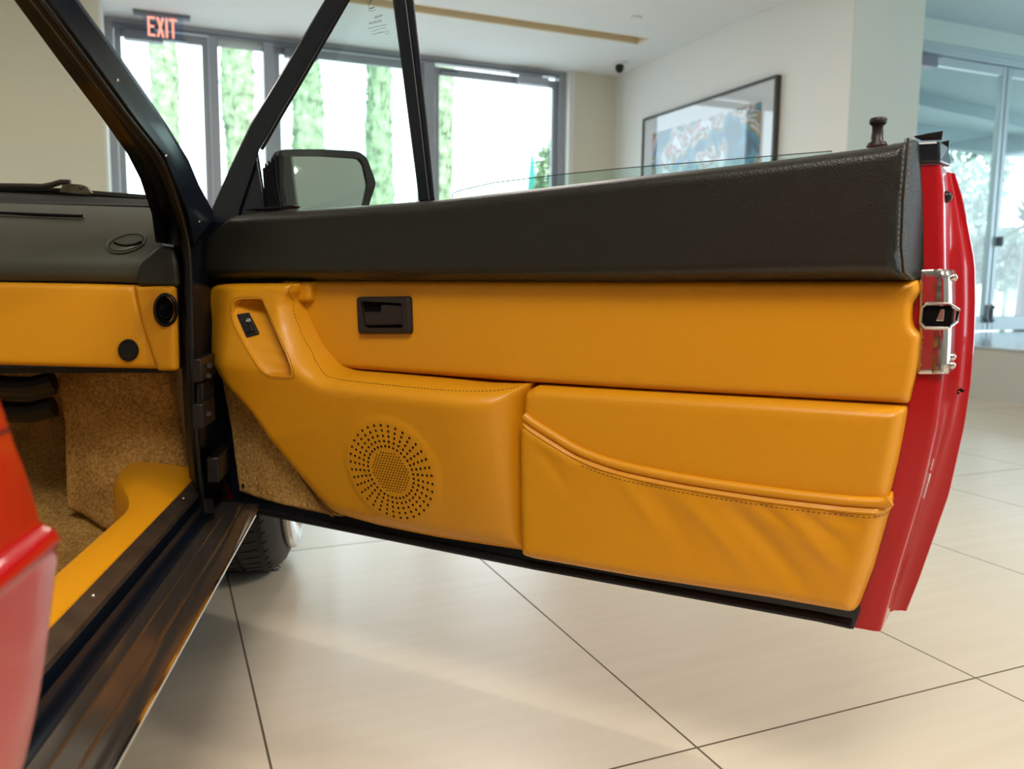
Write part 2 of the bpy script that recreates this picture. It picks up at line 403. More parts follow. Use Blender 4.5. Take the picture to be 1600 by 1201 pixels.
# ceiling with the long recessed cove left open
r0, r1, ry0, ry1 = 1.0, 3.87, 6.215, 6.41
mb = MB()
for (x0, y0, x1, y1) in ((-7, -7, 4.6, 4.87), (-7, 4.87, XR+.3, ry0), (-7, ry0, r0, ry1), (r1, ry0, XR+.3, ry1), (-7, ry1, XR+.3, YW+.1)):
    mb.box((x0, y0, CEIL), (x1, y1, CEIL+.3))
struct(mb.build('ceiling', M['ceil']))
mb = MB(); mb.box((4.6, -7, CEIL), (10.5, 4.87, CEIL+.3)); struct(mb.build('ceiling_side_bay', M['ceilside']))
mb = MB(); mb.box((r0, ry0, CEIL+.16), (r1, ry1, CEIL+.28)); mb.box((r0, ry1-.02, CEIL+.001), (r1, ry1, CEIL+.16)); mb.box((r0, ry0, CEIL+.001), (r1, ry0+.015, CEIL+.16)); mb.box((r1-.02, ry0, CEIL+.001), (r1, ry1, CEIL+.16))
struct(mb.build('trim_1', M['cove']))
# walls
mb = MB(); mb.box((XR, 4.35, 0), (XR+.25, YW, CEIL)); struct(mb.build('wall_right', M['wall']))
mb = MB(); mb.box((3.80, 7.46, 0), (XR, YW+.1, CEIL)); struct(mb.build('wall_corner', M['wallbeige']))
mb = MB(); mb.box((XR+.25, 4.35, 0), (4.885, 4.95, CEIL)); mb.box((XR+.001, 4.34, 0), (4.885, 4.35, CEIL)); struct(mb.build('wall_column', M['wallgreen']))
mb = MB(); mb.box((-7, 7.1, 0), (-.345, YW+.1, CEIL)); struct(mb.build('wall_left_front', M['wallbeige']))
mb = MB(); mb.box((-7.2, -7, 0), (-7, YW, CEIL)); struct(mb.build('wall_left', M['wallbeige']))
mb = MB(); mb.box((-7, -7.2, 0), (10.5, -7, CEIL)); struct(mb.build('wall_back', M['wall']))
mb = MB(); mb.box((10.5, -7, 2.5), (10.7, 4.9, CEIL)); mb.box((10.5, -7, 0), (10.7, -6.6, 2.5)); mb.box((10.5, -6.6, 0), (10.7, 4.9, .3)); struct(mb.build('wall_far_right', M['wall']))
mb = MB(); mb.box((-.345, 7.1, 0), (-.325, YW, CEIL)); struct(mb.build('trim_2', M['wall']))
mb = MB(); mb.box((3.742, 7.44, 0), (3.80, YW, CEIL)); struct(mb.build('trim_3', M['wall']))
# fascia over the side doors, raised platform in front of them
mb = MB(); mb.box((4.885, 4.85, 2.585), (10.5, 4.97, CEIL)); struct(mb.build('wall_side_header', M['fascia']))
mb = MB(); mb.box((4.76, 3.0, 0), (10.5, 4.97, .322)); mb.box((4.76, -1.0, 0), (10.5, 3.0, .322)); pf = mb.build('platform', M['cream']); struct(pf)
mb = MB(); mb.box((4.75, -1.0, .322), (10.5, 4.97, .334)); struct(mb.build('platform_top', M['platform'], None))
# glazing wall: frames, doors
def bars(name, m_, boxes, parent=None, bevel=.004):
    b = MB()
    for a, c in boxes: b.box(a, c)
    return b.build(name, M[m_], parent, bevel=bevel, seg=1)
fy0, fy1 = YW-.06, YW+.06
struct(bars('window_frame', 'alu', [((-.325, fy0, 2.70), (3.742, fy1, CEIL)), ((-.325, fy0, 0), (-.265, fy1, 2.70)), ((.446, fy0, 0), (.517, fy1, 2.70)), ((.881, fy0, 0), (.967, fy1, 2.70)), ((2.296, fy0, 0), (2.40, fy1, 2.70)), ((3.67, fy0, 0), (3.742, fy1, 2.70))]))
struct(bars('window_frame_groove', 'closer', [((-.265, fy0-.004, 2.695), (3.67, fy0, 2.715))], bevel=0))
def door(name, x0, x1, y, ztop, zbot, m_, st=.055, head=.07, foot=.2, hd=.045):
    d = bars(name, m_, [((x0, y-.022, zbot), (x0+st, y+.022, ztop)), ((x1-st, y-.022, zbot), (x1, y+.022, ztop)), ((x0+st, y-.022, ztop-head), (x1-st, y+.022, ztop)), ((x0+st, y-.022, zbot), (x1-st, y+.022, zbot+foot))])
    struct(d)
    g = MB(); g.box((x0+st, y-.003, zbot+foot), (x1-st, y+.003, ztop-head)); g.build('door_glass', M['showglass'], d)
    return d
d1 = door('door_1', -.262, .443, YW, 2.69, .01, 'alu', .05)
d2 = door('door_2', .97, 2.293, YW, 2.69, .01, 'alu', .05)
d4 = door('door_3', 2.403, 3.667, YW, 2.67, .01, 'alu', .05)
for d_, xs, m_ in ((d1, (-.19, .10), 'closer'), (d2, (1.05, 1.33), 'closer'), (d4, (3.22, 3.53), 'closerlight')):
    b = MB(); b.box((xs[0], YW-.12, 2.585), (xs[1], YW-.024, 2.66)); b.box((xs[0]-.08, YW-.10, 2.668), (xs[1]-.06, YW-.07, 2.690)); b.build('door_closer', M[m_], d_, bevel=.006)
b = MB(); b.box((.02, YW-.07, 2.618), (.27, YW-.024, 2.645)); b.build('door_stop', M['closer'], d1, bevel=.004)
b = MB(); b.box((2.46, YW-.07, 2.615), (2.62, YW-.024, 2.645)); b.build('door_stop', M['closer'], d4, bevel=.004)
g = MB(); g.box((.517, YW-.003, .1), (.881, YW+.003, 2.70)); w1 = g.build('window_1', M['showglass']); struct(w1)
b = MB(); b.box((.517, YW+.01, 2.63), (.881, YW+.014, 2.70)); b.build('frosted_band', M['white'], w1)
# side doors beyond the column
sy = 4.90
struct(bars('side_door_frame', 'aluR', [((4.885, sy-.05, 2.50), (10.5, sy+.05, 2.585)), ((4.885, sy-.06, 2.53), (10.5, sy-.05, 2.545))]))
d5 = door('door_4', 5.00, 6.452, sy, 2.495, .345, 'aluR', .05, .07, .12)
d6 = door('door_5', 6.462, 7.85, sy, 2.495, .345, 'aluR', .05, .07, .12)
d7 = door('door_6', 7.86, 9.25, sy, 2.495, .345, 'aluR', .05, .07, .12)
b = MB(); b.box((5.28, sy-.12, 2.375), (5.555, sy-.024, 2.45)); b.box((5.2, sy-.10, 2.455), (5.62, sy-.07, 2.478)); b.build('door_closer', M['closer'], d5, bevel=.006)
for x_, d_, z_ in ((6.418, d5, .41), (6.478, d6, .41)):
    b = MB(); b.box((x_-.012, sy-.05, z_), (x_+.012, sy-.024, z_+.15)); b.box((x_-.012, sy-.065, z_+.01), (x_+.012, sy-.05, z_+.03)); b.box((x_-.012, sy-.065, z_+.12), (x_+.012, sy-.05, z_+.14)); b.build('floor_bolt', M['closer'], d_, bevel=.003)
b = MB(); b.box((6.49, sy-.07, 1.05), (6.51, sy-.024, 1.13)); b.build('door_latch', M['closer'], d6, bevel=.004)
# canopy outside the side doors
mb = MB(); mb.box((4.9, 4.98, 2.75), (12, 8.0, 2.9)); mb.box((4.9, 7.9, 2.50), (12, 8.05, 2.75)); mb.quadbox([(4.9, 6.2, 2.62), (12, 7.4, 2.62), (12, 7.6, 2.62), (4.9, 6.4, 2.62), (4.9, 6.2, 2.75), (12, 7.4, 2.75), (12, 7.6, 2.75), (4.9, 6.4, 2.75)])
struct(mb.build('canopy', M['soffit']))
mb = MB(); mb.box((-30, YW+.1, -.06), (4.9, 45, -.01)); mb.box((4.9, 4.98, -.06), (40, 45, -.01)); tag(mb.build('outdoor_paving', M['pave']), None, None); bpy.data.objects['outdoor_paving']['kind'] = 'structure'
for k in ('label', 'category'):
    if k in bpy.data.objects['outdoor_paving']: del bpy.data.objects['outdoor_paving'][k]

# ------------------------------------------------------------------ things on walls and ceiling
t = empty('exit_sign', (.13, 7.27, CEIL), 'clear exit sign with red letters hanging from the ceiling', 'sign')
b = MB(); b.box((-.11, 7.235, CEIL-.028), (.30, 7.305, CEIL)); b.build('mounting_plate', M['closer'], t, bevel=.004)
pz0, pz1 = 2.555, CEIL-.028
b = MB(); b.box((-.05, 7.266, pz0), (.245, 7.274, pz1)); b.build('sign_panel', M['exitpanel'], t)
L_ = MB(); lh = .145; z0 = pz0+.015; wd = .055; th = .0155; x = -.012; yy = (7.258, 7.265)
def bar(x0, z0_, x1, z1_): L_.box((x0, yy[0], z0_), (x1, yy[1], z1_))
bar(x, z0, x+th, z0+lh); [bar(x+th, z0+k, x+wd-(.008 if i == 1 else 0), z0+k+th) for i, k in enumerate((0, (lh-th)/2, lh-th))]
x = .052
for sx in (0, 1):
    a, c = (x, x+wd-th) if sx == 0 else (x+wd-th, x)
    L_.quadbox([(a, yy[0]-sx*.0006, z0), (a+th, yy[0]-sx*.0006, z0), (a+th, yy[1], z0), (a, yy[1], z0), (c, yy[0]-sx*.0006, z0+lh), (c+th, yy[0]-sx*.0006, z0+lh), (c+th, yy[1], z0+lh), (c, yy[1], z0+lh)])
bar(.117, z0, .117+th, z0+lh)
bar(.163, z0, .163+th, z0+lh); bar(.144, z0+lh-th, .20, z0+lh)
L_.build('lettering', M['exitred'], t)
# dome camera, smoke detector, downlight
t = empty('dome_camera', (4.02, 6.97, CEIL), 'small black dome security camera on ceiling near corner', 'camera')
b = MB(); b.grid([[(4.02+r*math.cos(a), 6.97+r*math.sin(a), z) for a in np.linspace(0, 2*math.pi, 20, endpoint=False)] for r, z in ((.001, CEIL-.0001), (.075, CEIL-.0001), (.072, CEIL-.02), (.04, CEIL-.024), (.001, CEIL-.024))], closed=True); b.build('ceiling_ring', M['white'], t, True)
b = MB(); b.sphere((4.02, 6.97, CEIL-.05), .042, sc=(1, 1, 1.15)); b.build('camera_dome', M['plastic'], t, True)
b = MB(); b.grid([[(3.47+r*math.cos(a), 5.79+r*math.sin(a), z) for a in np.linspace(0, 2*math.pi, 20, endpoint=False)] for r, z in ((.001, CEIL-.0001), (.05, CEIL-.0001), (.046, CEIL-.012), (.001, CEIL-.015))], closed=True)
tag(b.build('smoke_detector', M['white'], None, True), 'tiny flat smoke detector disc on the white ceiling', 'detector')
# framed picture on the right wall
py0, py1, pz0, pz1 = 5.02, 6.86, 1.23, 2.235
t = empty('framed_picture', (XR, (py0+py1)/2, pz0), 'large framed colourful landscape print on white wall', 'picture')
fx = XR-.045; fw = .022
b = MB(); b.box((fx, py0, pz0), (XR, py0+fw, pz1)); b.box((fx, py1-fw, pz0), (XR, py1, pz1)); b.box((fx, py0+fw, pz0), (XR, py1-fw, pz0+fw)); b.box((fx, py0+fw, pz1-fw), (XR, py1-fw, pz1)); b.build('picture_frame', M['frame'], t)
b = MB(); b.box((fx+.012, py0+fw, pz0+fw), (XR-.002, py1-fw, pz1-fw)); b.build('picture_mount', M['mat'], t)
b = MB(); b.box((fx+.008, py0+.17, pz0+.14), (fx+.0118, py1-.17, pz1-.16)); b.build('picture_print', M['print'], t)
b = MB(); b.box((fx+.003, py0+fw, pz0+fw), (fx+.006, py1-fw, pz1-fw)); b.build('picture_glass', M['pictureglass'], t)

# ------------------------------------------------------------------ outdoors
def cypress(px, w, h, Y, label, seed):
    rs = np.random.RandomState(seed); x0 = onY(px, 150, Y)[0]
    t = empty('cypress_tree', (x0, Y, 0), label, 'tree', 'cypresses outside the glass doors')
    b = MB(); b.tube([(x0, Y, -.02), (x0, Y, h*.9)], [.09, .03], 8); b.build('trunk', M['frame'], t, True)
    b = MB(); nr, na = 90, 34; ph = rs.uniform(0, 6.28, 8); rows = []
    for i in range(nr+1):
        k = i/nr; z = .25+(h-.25)*k; R0 = w/2*(min(1, k*6+.4))*(1-max(0, (k-.55)/.45)**1.7)*(1+.10*math.sin(9*k+ph[0])+.06*math.sin(23*k+ph[1])); row = []
        for j in range(na):
            a = 2*math.pi*j/na; r = R0*(1+.10*math.sin(3*a+ph[2]+14*k)+.09*math.sin(5*a-22*k+ph[3])+rs.uniform(-.16, .16))+.004
            row.append((x0+r*math.cos(a), Y+r*math.sin(a), z+rs.uniform(-.03, .03)))
        rows.append(row)
    b.grid(rows, closed=True, caps=True)
    # upright sprays of foliage standing off the crown
    for _ in range(900):
        k = rs.uniform(0, .97); z = .25+(h-.25)*k; R0 = w/2*(min(1, k*6+.4))*(1-max(0, (k-.55)/.45)**1.7); a = rs.uniform(0, 6.28); r = R0*rs.uniform(.86, 1.06)
        c = np.array([x0+r*math.cos(a), Y+r*math.sin(a), z]); l_ = rs.uniform(.10, .22); ww = rs.uniform(.02, .04); tn = np.array([-math.sin(a), math.cos(a), 0]); up = np.array([math.cos(a)*.2, math.sin(a)*.2, 1.])
        b.add([c-tn*ww, c+tn*ww, c+up*l_+tn*ww*.2, c+up*l_*.9-tn*ww*.3], [(0, 1, 2, 3)])
    b.build('foliage', M['cypress'], t, True, angle=180)
cypress(256, .38, 6.6, 15, 'tall green cypress behind the exit sign door', 1)
cypress(373, .44, 6.8, 15, 'tall green cypress behind narrow middle window pane', 2)
cypress(480, .46, 6.6, 15, 'tall green cypress above the car side mirror, left of two', 3)
cypress(592, .45, 6.9, 15, 'tall green cypress right of the side mirror', 4)
cypress(689, .40, 6.7, 15, 'tall green cypress partly behind the quarter window post', 5)
# closed parasol and shrub far outside
pt = onY(831, 290, 15); t = empty('closed_parasol', (pt[0], 15, 0), 'closed teal parasol standing outside the glass door', 'parasol')
b = MB(); b.tube([(pt[0], 15, 0), (pt[0], 15, 3.3)], .025, 8); b.build('pole', M['alu'], t, True)
b = MB(); rows = []
for k in np.linspace(0, 1, 12):
    z = 1.3+1.98*k; r = .10*(1-k)+.012+.02*math.sin(k*3)
    rows.append([(pt[0]+r*(1+.25*math.cos(8*a))*math.cos(a), 15+r*(1+.25*math.cos(8*a))*math.sin(a), z) for a in np.linspace(0, 2*math.pi, 24, endpoint=False)])
b.grid(rows, closed=True, caps=True); b.build('canopy_cloth', M['teal'], t, True)
def leafball(name, c, R_, n, m_, label, cat, seed, group=None, lw=.05, ll=.16):
    rs = np.random.RandomState(seed); b = MB()
    for _ in range(n):
        v = rs.normal(size=3); v /= np.linalg.norm(v); p = np.array(c)+v*np.array(R_)*rs.uniform(.3, 1)**.4
        d = rs.normal(size=3)+v; d /= np.linalg.norm(d); s_ = np.cross(d, rs.normal(size=3)); s_ /= np.linalg.norm(s_)
        b.add([p-s_*lw*.3, p+d*ll*.5-s_*lw, p+d*ll, p+d*ll*.5+s_*lw], [(0, 1, 2, 3)])
    b.tube([(c[0], c[1], 0), (c[0], c[1], c[2])], .04, 6)
    return tag(b.build(name, M[m_]), label, cat, group)
p_ = onY(856, 262, 14); leafball('shrub', (p_[0]+.1, 14, 2.5), (.28, .3, .75), 700, 'cypress', 'leafy shrub at lower right of the rightmost glass door', 'shrub', 11)
def palm(cx, cy, cz, n, L, label, seed):
    rs = np.random.RandomState(seed); t = empty('palm_plant', (cx, cy, -.01), label, 'palm')
    b = MB(); b.tube([(cx, cy, -.01), (cx+.03, cy, cz)], [.10, .06], 10); b.build('trunk', M['frame'], t, True)
    b = MB()
    for i in range(n):
        a = rs.uniform(0, 6.28); el = rs.uniform(-.2, 1.3); d = np.array([math.cos(a)*math.cos(el), math.sin(a)*math.cos(el), math.sin(el)]); l_ = L*rs.uniform(.6, 1)
        s_ = np.cross(d, ZV); s_ /= np.linalg.norm(s_); pts = [np.array([cx, cy, cz])+d*l_*k-ZV*l_*.35*k*k for k in np.linspace(0, 1, 6)]; wds = [.012, .03, .032, .026, .016, .002]
        b.add([p+s_*w for p, w in zip(pts, wds)]+[p-s_*w-ZV*.004 for p, w in zip(pts, wds)], [(j, j+1, 7+j, 6+j) for j in range(5)])
    b.build('fronds', M['leaf'], t)
q = onY(1596, 345, 7.2); palm(q[0]+.15, 7.2, q[2]-.05, 90, .75, 'spiky palm plant outside the side glass doors', 5)
q = onY(1590, 400, 8.6)
leafball('hedge', (q[0]-.2, 8.6, q[2]-.05), (1.0, .4, .38), 1500, 'palegreen', 'pale green hedge low behind the spiky palm', 'hedge', 12, lw=.05)
q = onY(1500, 260, 13); leafball('garden_tree', (q[0]+.1, 13, 3.2), (.9, .8, 1.6), 1800, 'palegreen', 'pale distant tree seen just right of the red door', 'tree', 13, lw=.07, ll=.2)
q0 = onY(1490, 425, 14); q1 = onY(1640, 500, 14)
t = empty('garden_house', ((q0[0]+q1[0])/2, 14, 0), 'pale distant house with blue grey windows behind hedge', 'house')
b = MB(); b.box((q0[0], 14, 0), (q1[0]+2.5, 16, q0[2])); b.build('wall', M['stucco'], t)
for k in range(4):
    xx = q0[0]+.3+.75*k; f_ = MB(); f_.box((xx, 13.97, .42), (xx+.42, 14.0, .86)); f_.build('window', M['soffit'], t)
t = empty('ceiling_downlight', (2.93, -3.09, CEIL), 'round glowing ceiling downlight seen only in the car side mirror', 'lamp')
b = MB(); b.grid([[(2.93+r*math.cos(a), -3.09+r*math.sin(a), z) for a in np.linspace(0, 2*math.pi, 28, endpoint=False)] for r, z in ((.15, CEIL-.0001), (.145, CEIL-.008), (.12, CEIL-.008), (.118, CEIL-.002))], closed=True); b.build('trim_ring', M['white'], t, True)
b = MB(); b.grid([[(2.93+r*math.cos(a), -3.09+r*math.sin(a), CEIL-.003) for a in np.linspace(0, 2*math.pi, 28, endpoint=False)] for r in (.118, .001)], closed=True); b.build('lamp_lens', M['lamp'], t, True)
# ================================================================== THE CAR
car = empty('car', CW(0, .6, 0), 'red coupe with tan leather cabin and its passenger door open', 'car')
def P3(lst, w): return [Dw(x, y, w) for x, y in lst]
def sstep(x, a, b): t = np.clip((x-a)/(b-a), 0, 1); return t*t*(3-2*t)

# ---------- door shell (red): lofted sections, one per height
ZT = D(1470, 256, -.01)[1]                      # top of the red paint
flA = [(1436, 250), (1439, 310), (1441, 410), (1437, 470), (1437, 520), (1436, 600), (1425, 668), (1405, 771), (1365, 907), (1331, 980)]
flB = [(1470, 256), (1475, 300), (1477, 410), (1478, 470), (1477, 530), (1473, 600), (1464, 668), (1440, 771), (1399, 907), (1376, 988)]
flD = [(1481, 262), (1491, 310), (1506, 410), (1507, 470), (1505, 530), (1499, 600), (1485, 668), (1455, 771), (1416, 890), (1386, 975)]
flE = [(1484, 244), (1505, 310), (1524, 410), (1525, 470), (1523, 530), (1517, 600), (1507, 668), (1484, 771), (1436, 907), (1408, 977)]
def curve(px, w):
    q = np.array([D(x, y, w) for x, y in px]); o = np.argsort(q[:, 1]); return lambda z: float(np.interp(z, q[o, 1], q[o, 0]))
cA, cB, cD, cE = curve(flA, -.008), curve(flB, -.012), curve(flD, -.085), curve(flE, -.100)
ZB = D(1331, 980, -.008)[1]
zs = np.linspace(ZB, ZT, 40); rows = []
_b0, _b1 = D(335, 372, -.03), D(1440, 252, -.03)
def beltz(u): return float(np.interp(u, [_b0[0], D(400, 345, -.03)[0], _b1[0]], [D(335, 420, -.03)[1], D(400, 350, -.03)[1], ZT]))
def bulge(z): return .030*(1-((z-.60)/.42)**2)
for z in zs:
    uA, uB, uD, uE = cA(z), cB(z), cD(z), cE(z); o_ = bulge(z)
    sec = [(.012, -.012), (.3, -.010), (.8, -.009), (uA-.05, -.008), (uB-.008, -.010), (uB-.002, -.012), (uB, -.017), (uB+.001, -.03), (uB+.004, -.060), (uB+.006, -.082), (uD-.004, -.086), (uD, -.088), (uD+.002, -.094), (uE-.006, -.100), (uE-.001, -.101), (uE, -.105), (uE-.006, -.110-o_*.1)]
    for k in np.linspace(.93, .0, 16): sec.append((uE*k-.02*(1-k), -.112-o_*(1-(2*k-1)**4*.8)-.012*(1-k)))
    sec += [(-.03, -.10), (-.012, -.07), (.0, -.04)]
    rows.append([DW(u, ZB+(z-ZB)*(beltz(u)-ZB)/(ZT-ZB), w) for u, w in sec])
b = MB(); b.grid(rows, closed=True, caps=True); doorp = b.build('door', M['red'], car, True, angle=50)
doorp['label'] = 'glossy red door shell edge'
def sub(name, b, m_, smooth=True, bevel=0, **k): return b.build(name, M[m_], doorp, smooth, bevel=bevel, **k)
S = lambda name, poly, h, m_, wb, **k: panel(name, poly, h, M[m_], doorp, wb, conv=lambda a, b_, w: DW(a, b_, w), **k)

# black painted lower edge and hinge end
pl = [D(x, y, -.008) for x, y in [(338, 350), (345, 575), (352, 740), (372, 788), (398, 801), (470, 815.5), (840, 889.5), (1280, 969), (1334, 981), (1345, 950), (1338, 925), (830, 830), (540, 770), (480, 700), (440, 350)]]
S('door_lower_edge', pl, lambda a, b_, d: -.004+0*a, 'black', -.012, step=.03, rings=(.002,))
sweep('sill_seal', [Dw(x, y, -.003) for x, y in [(352, 782), (398, 796), (470, 810.5), (840, 884.5), (1280, 964), (1330, 975)]], .006, M['rubber'], doorp)

# upper black leather pad
pl = [D(x, y, w) for x, y, w in [(323, 383, .0), (329, 368, .02), (363, 334, .03), (396, 328.5, .03), (468, 325, .03), (679, 308.4, .035), (1000, 268.5, .04), (1200, 245, .04), (1352, 224.5, .04), (1407, 216.5, .035), (1428, 214, .02), (1436, 222, .0), (1439, 260, .0), (1443, 330, .0), (1443, 420, .0), (1438, 434, .0), (1426, 439, .01), (1320, 438, .03), (1000, 441, .03), (600, 439.5, .03), (335, 438, .01), (328, 434, .0)]]
uR = D(1443, 330, 0)[0]
zt0, zt1 = D(468, 325, .03), D(1352, 224, .04)
def hpad(a, z, d):
    topz = zt0[1]+(a-zt0[0])*(zt1[1]-zt0[1])/(zt1[0]-zt0[0])
    endr = np.where(a > uR-.09, 1, 0)
    h = -.005+.050*rnd(d, .018)
    ef = np.clip((uR-a)/.027, 0, 1); h2 = -.005+.051*ef**.82
    h = np.minimum(h, h2)
    return h+.004*np.sin((a-.1)*9)*0
S('door_top_pad', roundcorners(pl, .008), hpad, 'blackleather', -.012, step=.007, rings=(.0006, .0018, .004, .007, .011, .016, .022, .028))
seam = [(1419, 216, .040), (1416, 250, .044), (1411, 310, .0455), (1408, 385, .0455), (1412, 425, .040), (1424, 437, .02)]
for i, off in enumerate((-5, 5)):
    stitches('pad_stitching', [Dw(x+off, y, w+.0012-(.004 if off > 0 else 0)) for x, y, w in [(np.interp(t_, range(6), [s[0] for s in seam]), np.interp(t_, range(6), [s[1] for s in seam]), np.interp(t_, range(6), [s[2] for s in seam])) for t_ in np.linspace(0, 5, 60)]], .0035, .0028, .0008, M['blackthread'], doorp)
sweep('pad_seam', [Dw(*s[:2], s[2]+.0006) for s in seam], .0018, M['blackleather'], doorp)

# middle leather panel with a cut-out round the latch
pl = [D(x, y, .010) for x, y in [(440, 436), (1434, 437), (1436, 443), (1437, 454), (1434, 462), (1426, 474), (1425, 496), (1427, 510), (1438, 522), (1439, 530), (1434, 570), (1428, 600), (1420, 632), (1400, 632), (1000, 609.5), (820, 598), (505, 574.5), (440, 574)]]
cutx, cuty = D(1436, 492, .01)
S('door_panel', roundcorners(pl, .004), lambda a, z, d: -.006+.020*rnd(d, .010), 'tan', -.010, step=.008, rings=(.0006, .0018, .004, .007, .011))

# leather block above the armrest
pl = [D(x, y, .026) for x, y in [(440, 438), (485, 439.5), (484.5, 470), (455, 473), (440, 474)]]
S('pull_block', pl, lambda a, z, d: .012+.014*rnd(d, .003), 'tan', .0, step=.006, rings=(.0006, .0015, .003))

# armrest with speaker housing and the pull recess
AW = lambda y: float(np.interp(y, [440, 560, 600, 640, 860], [.050, .070, .082, .080, .024]))
raw = [(335, 441, .02), (460, 440.5, .045), (456, 455, .050), (449, 468, .050), (460, 504, .055), (478, 545, .060), (498, 575, .068), (512, 584, .076), (576, 590, .080), (660, 598, .080), (730, 604.5, .074), (790, 603, .05), (821, 599, .03), (823, 606, .02), (818, 631, .02), (816, 708, .02), (817, 800, .015), (818, 865, .01), (800, 862, .012), (673, 842, .012), (590, 825, .012), (530, 808, .012), (515, 800, .012), (481, 757, .014), (441, 698, .016), (408, 643, .02), (375, 603, .02), (358, 590, .02), (342, 577, .015), (336, 530, .01), (330, 457, .01)]
pl = roundcorners([D(x, y, w) for x, y, w in raw], .012)
zrec = D(430, 440, .05)[1]
ztop = D(640, 596, .08)[1]; zbot = D(640, 836, .012)[1]; uL = D(333, 500, .02)[0]; uE_ = D(819, 700, .02)[0]
spc = D(610, 738, .052)
def harm(a, z, d):
    # tallest just under the armrest top, receding towards the bottom edge
    low = .018+.066*np.clip((z-zbot)/(ztop-zbot), 0, 1)**.9
    up = .050+.034*(1-np.clip((z-ztop)/.16, 0, 1))
    s_ = 1/(1+np.exp(-(z-ztop-.01)/.010)); base = low*(1-s_)+up*s_
    left = sstep(a, uL-.02, uL+.10)*.6+.4; right = .35+.65*np.sqrt(np.clip((uE_-a)/.11, 0, 1)*(2-np.clip((uE_-a)/.11, 0, 1)))
    r_ = np.hypot(a-spc[0], z-spc[1]); ring = .0022*(1-sstep(r_, .083, .095))
    creas = .0012*np.exp(-((z-(ztop-.16+.25*(a-uL)))/.012)**2)*sstep(a, uL+.05, uL+.12)*(1-sstep(a, uL+.2, uL+.3))
    return -.006+(base*left*right+.006)*rnd(d, np.interp(z, [ztop+.07, ztop+.125], [.030, .010]))+(ring+creas)*rnd(d, .02)
hole = [(363, 482), (365, 474), (370, 469), (376, 467), (404, 466.5), (410, 468), (412, 474), (428, 510), (447, 551), (456, 574), (456, 585), (452, 588), (425, 587), (413, 583), (402, 570), (384, 540), (371, 515), (363, 496)]
hw = .048
pl_arm = [p[:2] for p in resample(pl, .005)]
def armhit(px, py):
    ws = np.linspace(.10, .0, 60); q = [D(px, py, w) for w in ws]; A_ = np.array(q); hh = harm(A_[:, 0], A_[:, 1], dist_to(pl_arm, A_))
    hh = np.where(inside(pl_arm, A_), hh, -1); k = np.argmax(hh >= ws) if (hh >= ws).any() else 59
    return q[k]
hl = roundcorners([armhit(x, y) for x, y in hole], .004)
S('armrest', pl, harm, 'tan', -.008, step=.005, rings=(.0006, .0015, .003, .006, .010, .015, .021, .028), holes=[hl], holewall=.006)
# recess floor: a shallow leather scoop
cx_, cz_ = np.mean([p[0] for p in hl]), np.mean([p[1] for p in hl])
big = [(cx_+(p[0]-cx_)*1.04, cz_+(p[1]-cz_)*1.04) for p in hl]
_h = np.array(hl); _m = (_h[:, 1].max()+_h[:, 1].min())/2
_zz = np.linspace(_h[:, 1].min()+.004, _h[:, 1].max()-.004, 14); HLz = _zz; HRz = _zz; HLa, HRa, HLw = [], [], []
for q_ in _zz:
    xs_ = []
    for (a1, b1), (a2, b2) in zip(hl, hl[1:]+hl[:1]):
        if (b1 > q_) != (b2 > q_): xs_.append(a1+(a2-a1)*(q_-b1)/(b2-b1))
    HLa.append(min(xs_)); HRa.append(max(xs_)); HLw.append(float(harm(np.array([min(xs_)]), np.array([q_]), dist_to(pl_arm, np.array([[min(xs_), q_]])))[0]))
def rechit(px, py):
    w = .03
    for _ in range(8):
        u, z = D(px, py, w); w = float(hrec(np.array([u]), np.array([z]), np.array([.05]))[0])
    return u, z, w
def hrec(a, z, d):
    zz = np.clip(z, min(p[1] for p in hl)+.004, max(p[1] for p in hl)-.004); al_ = np.interp(zz, HLz, HLa); ar_ = np.interp(zz, HRz, HRa)
    k = np.clip((a-al_)/np.maximum(ar_-al_, .01), 0, 1.15); tp = sstep(z, max(p[1] for p in hl)-.03, max(p[1] for p in hl))
    fold = .0009*np.sin((z*1.0+a*.15)*330)*np.exp(-((z-cz_+.03)/.04)**2)*sstep(a, cx_-.03, cx_+.04)
    return np.interp(zz, HLz, HLw)-.003-.030*k**.8-.014*tp+fold
S('pull_recess', big, hrec, 'tanfold', -.006, step=.003, rings=(.001, .003, .006))
def on_arm(u, z, lift=0.0):
    A = np.array([u]); Z = np.array([z]); dd = dist_to(pl_arm, np.c_[A, Z]); return DW(u, z, float(harm(A, Z, dd)[0])+lift)
def arm_path(px, w, lift=.0006, n=80):
    q = [armhit(p[0], p[1]) for p in px]
    q = chaikin(q, 3, False); q = resample(q, .004, False); return [on_arm(a, z, lift) for a, z in q]
rimp = resample([(cx_+(p[0]-cx_)*1.07, cz_+(p[1]-cz_)*1.05) for p in hl], .004)
stitches('recess_stitching', [on_arm(a, z, .0004) for a, z in rimp[:]+[rimp[0]]], .0030, .0022, .0006, M['thread'], doorp)
sm = [(463, 446, .040), (456, 456, .046), (453, 468, .050), (463, 504, .052), (481, 545, .058), (501, 580, .066), (516, 592, .074), (576, 598, .078), (660, 606, .078), (735, 611.5, .070), (790, 609, .045), (817, 601, .02)]
stitches('armrest_stitching', arm_path(sm, None), .0034, .0024, .0007, M['thread'], doorp)
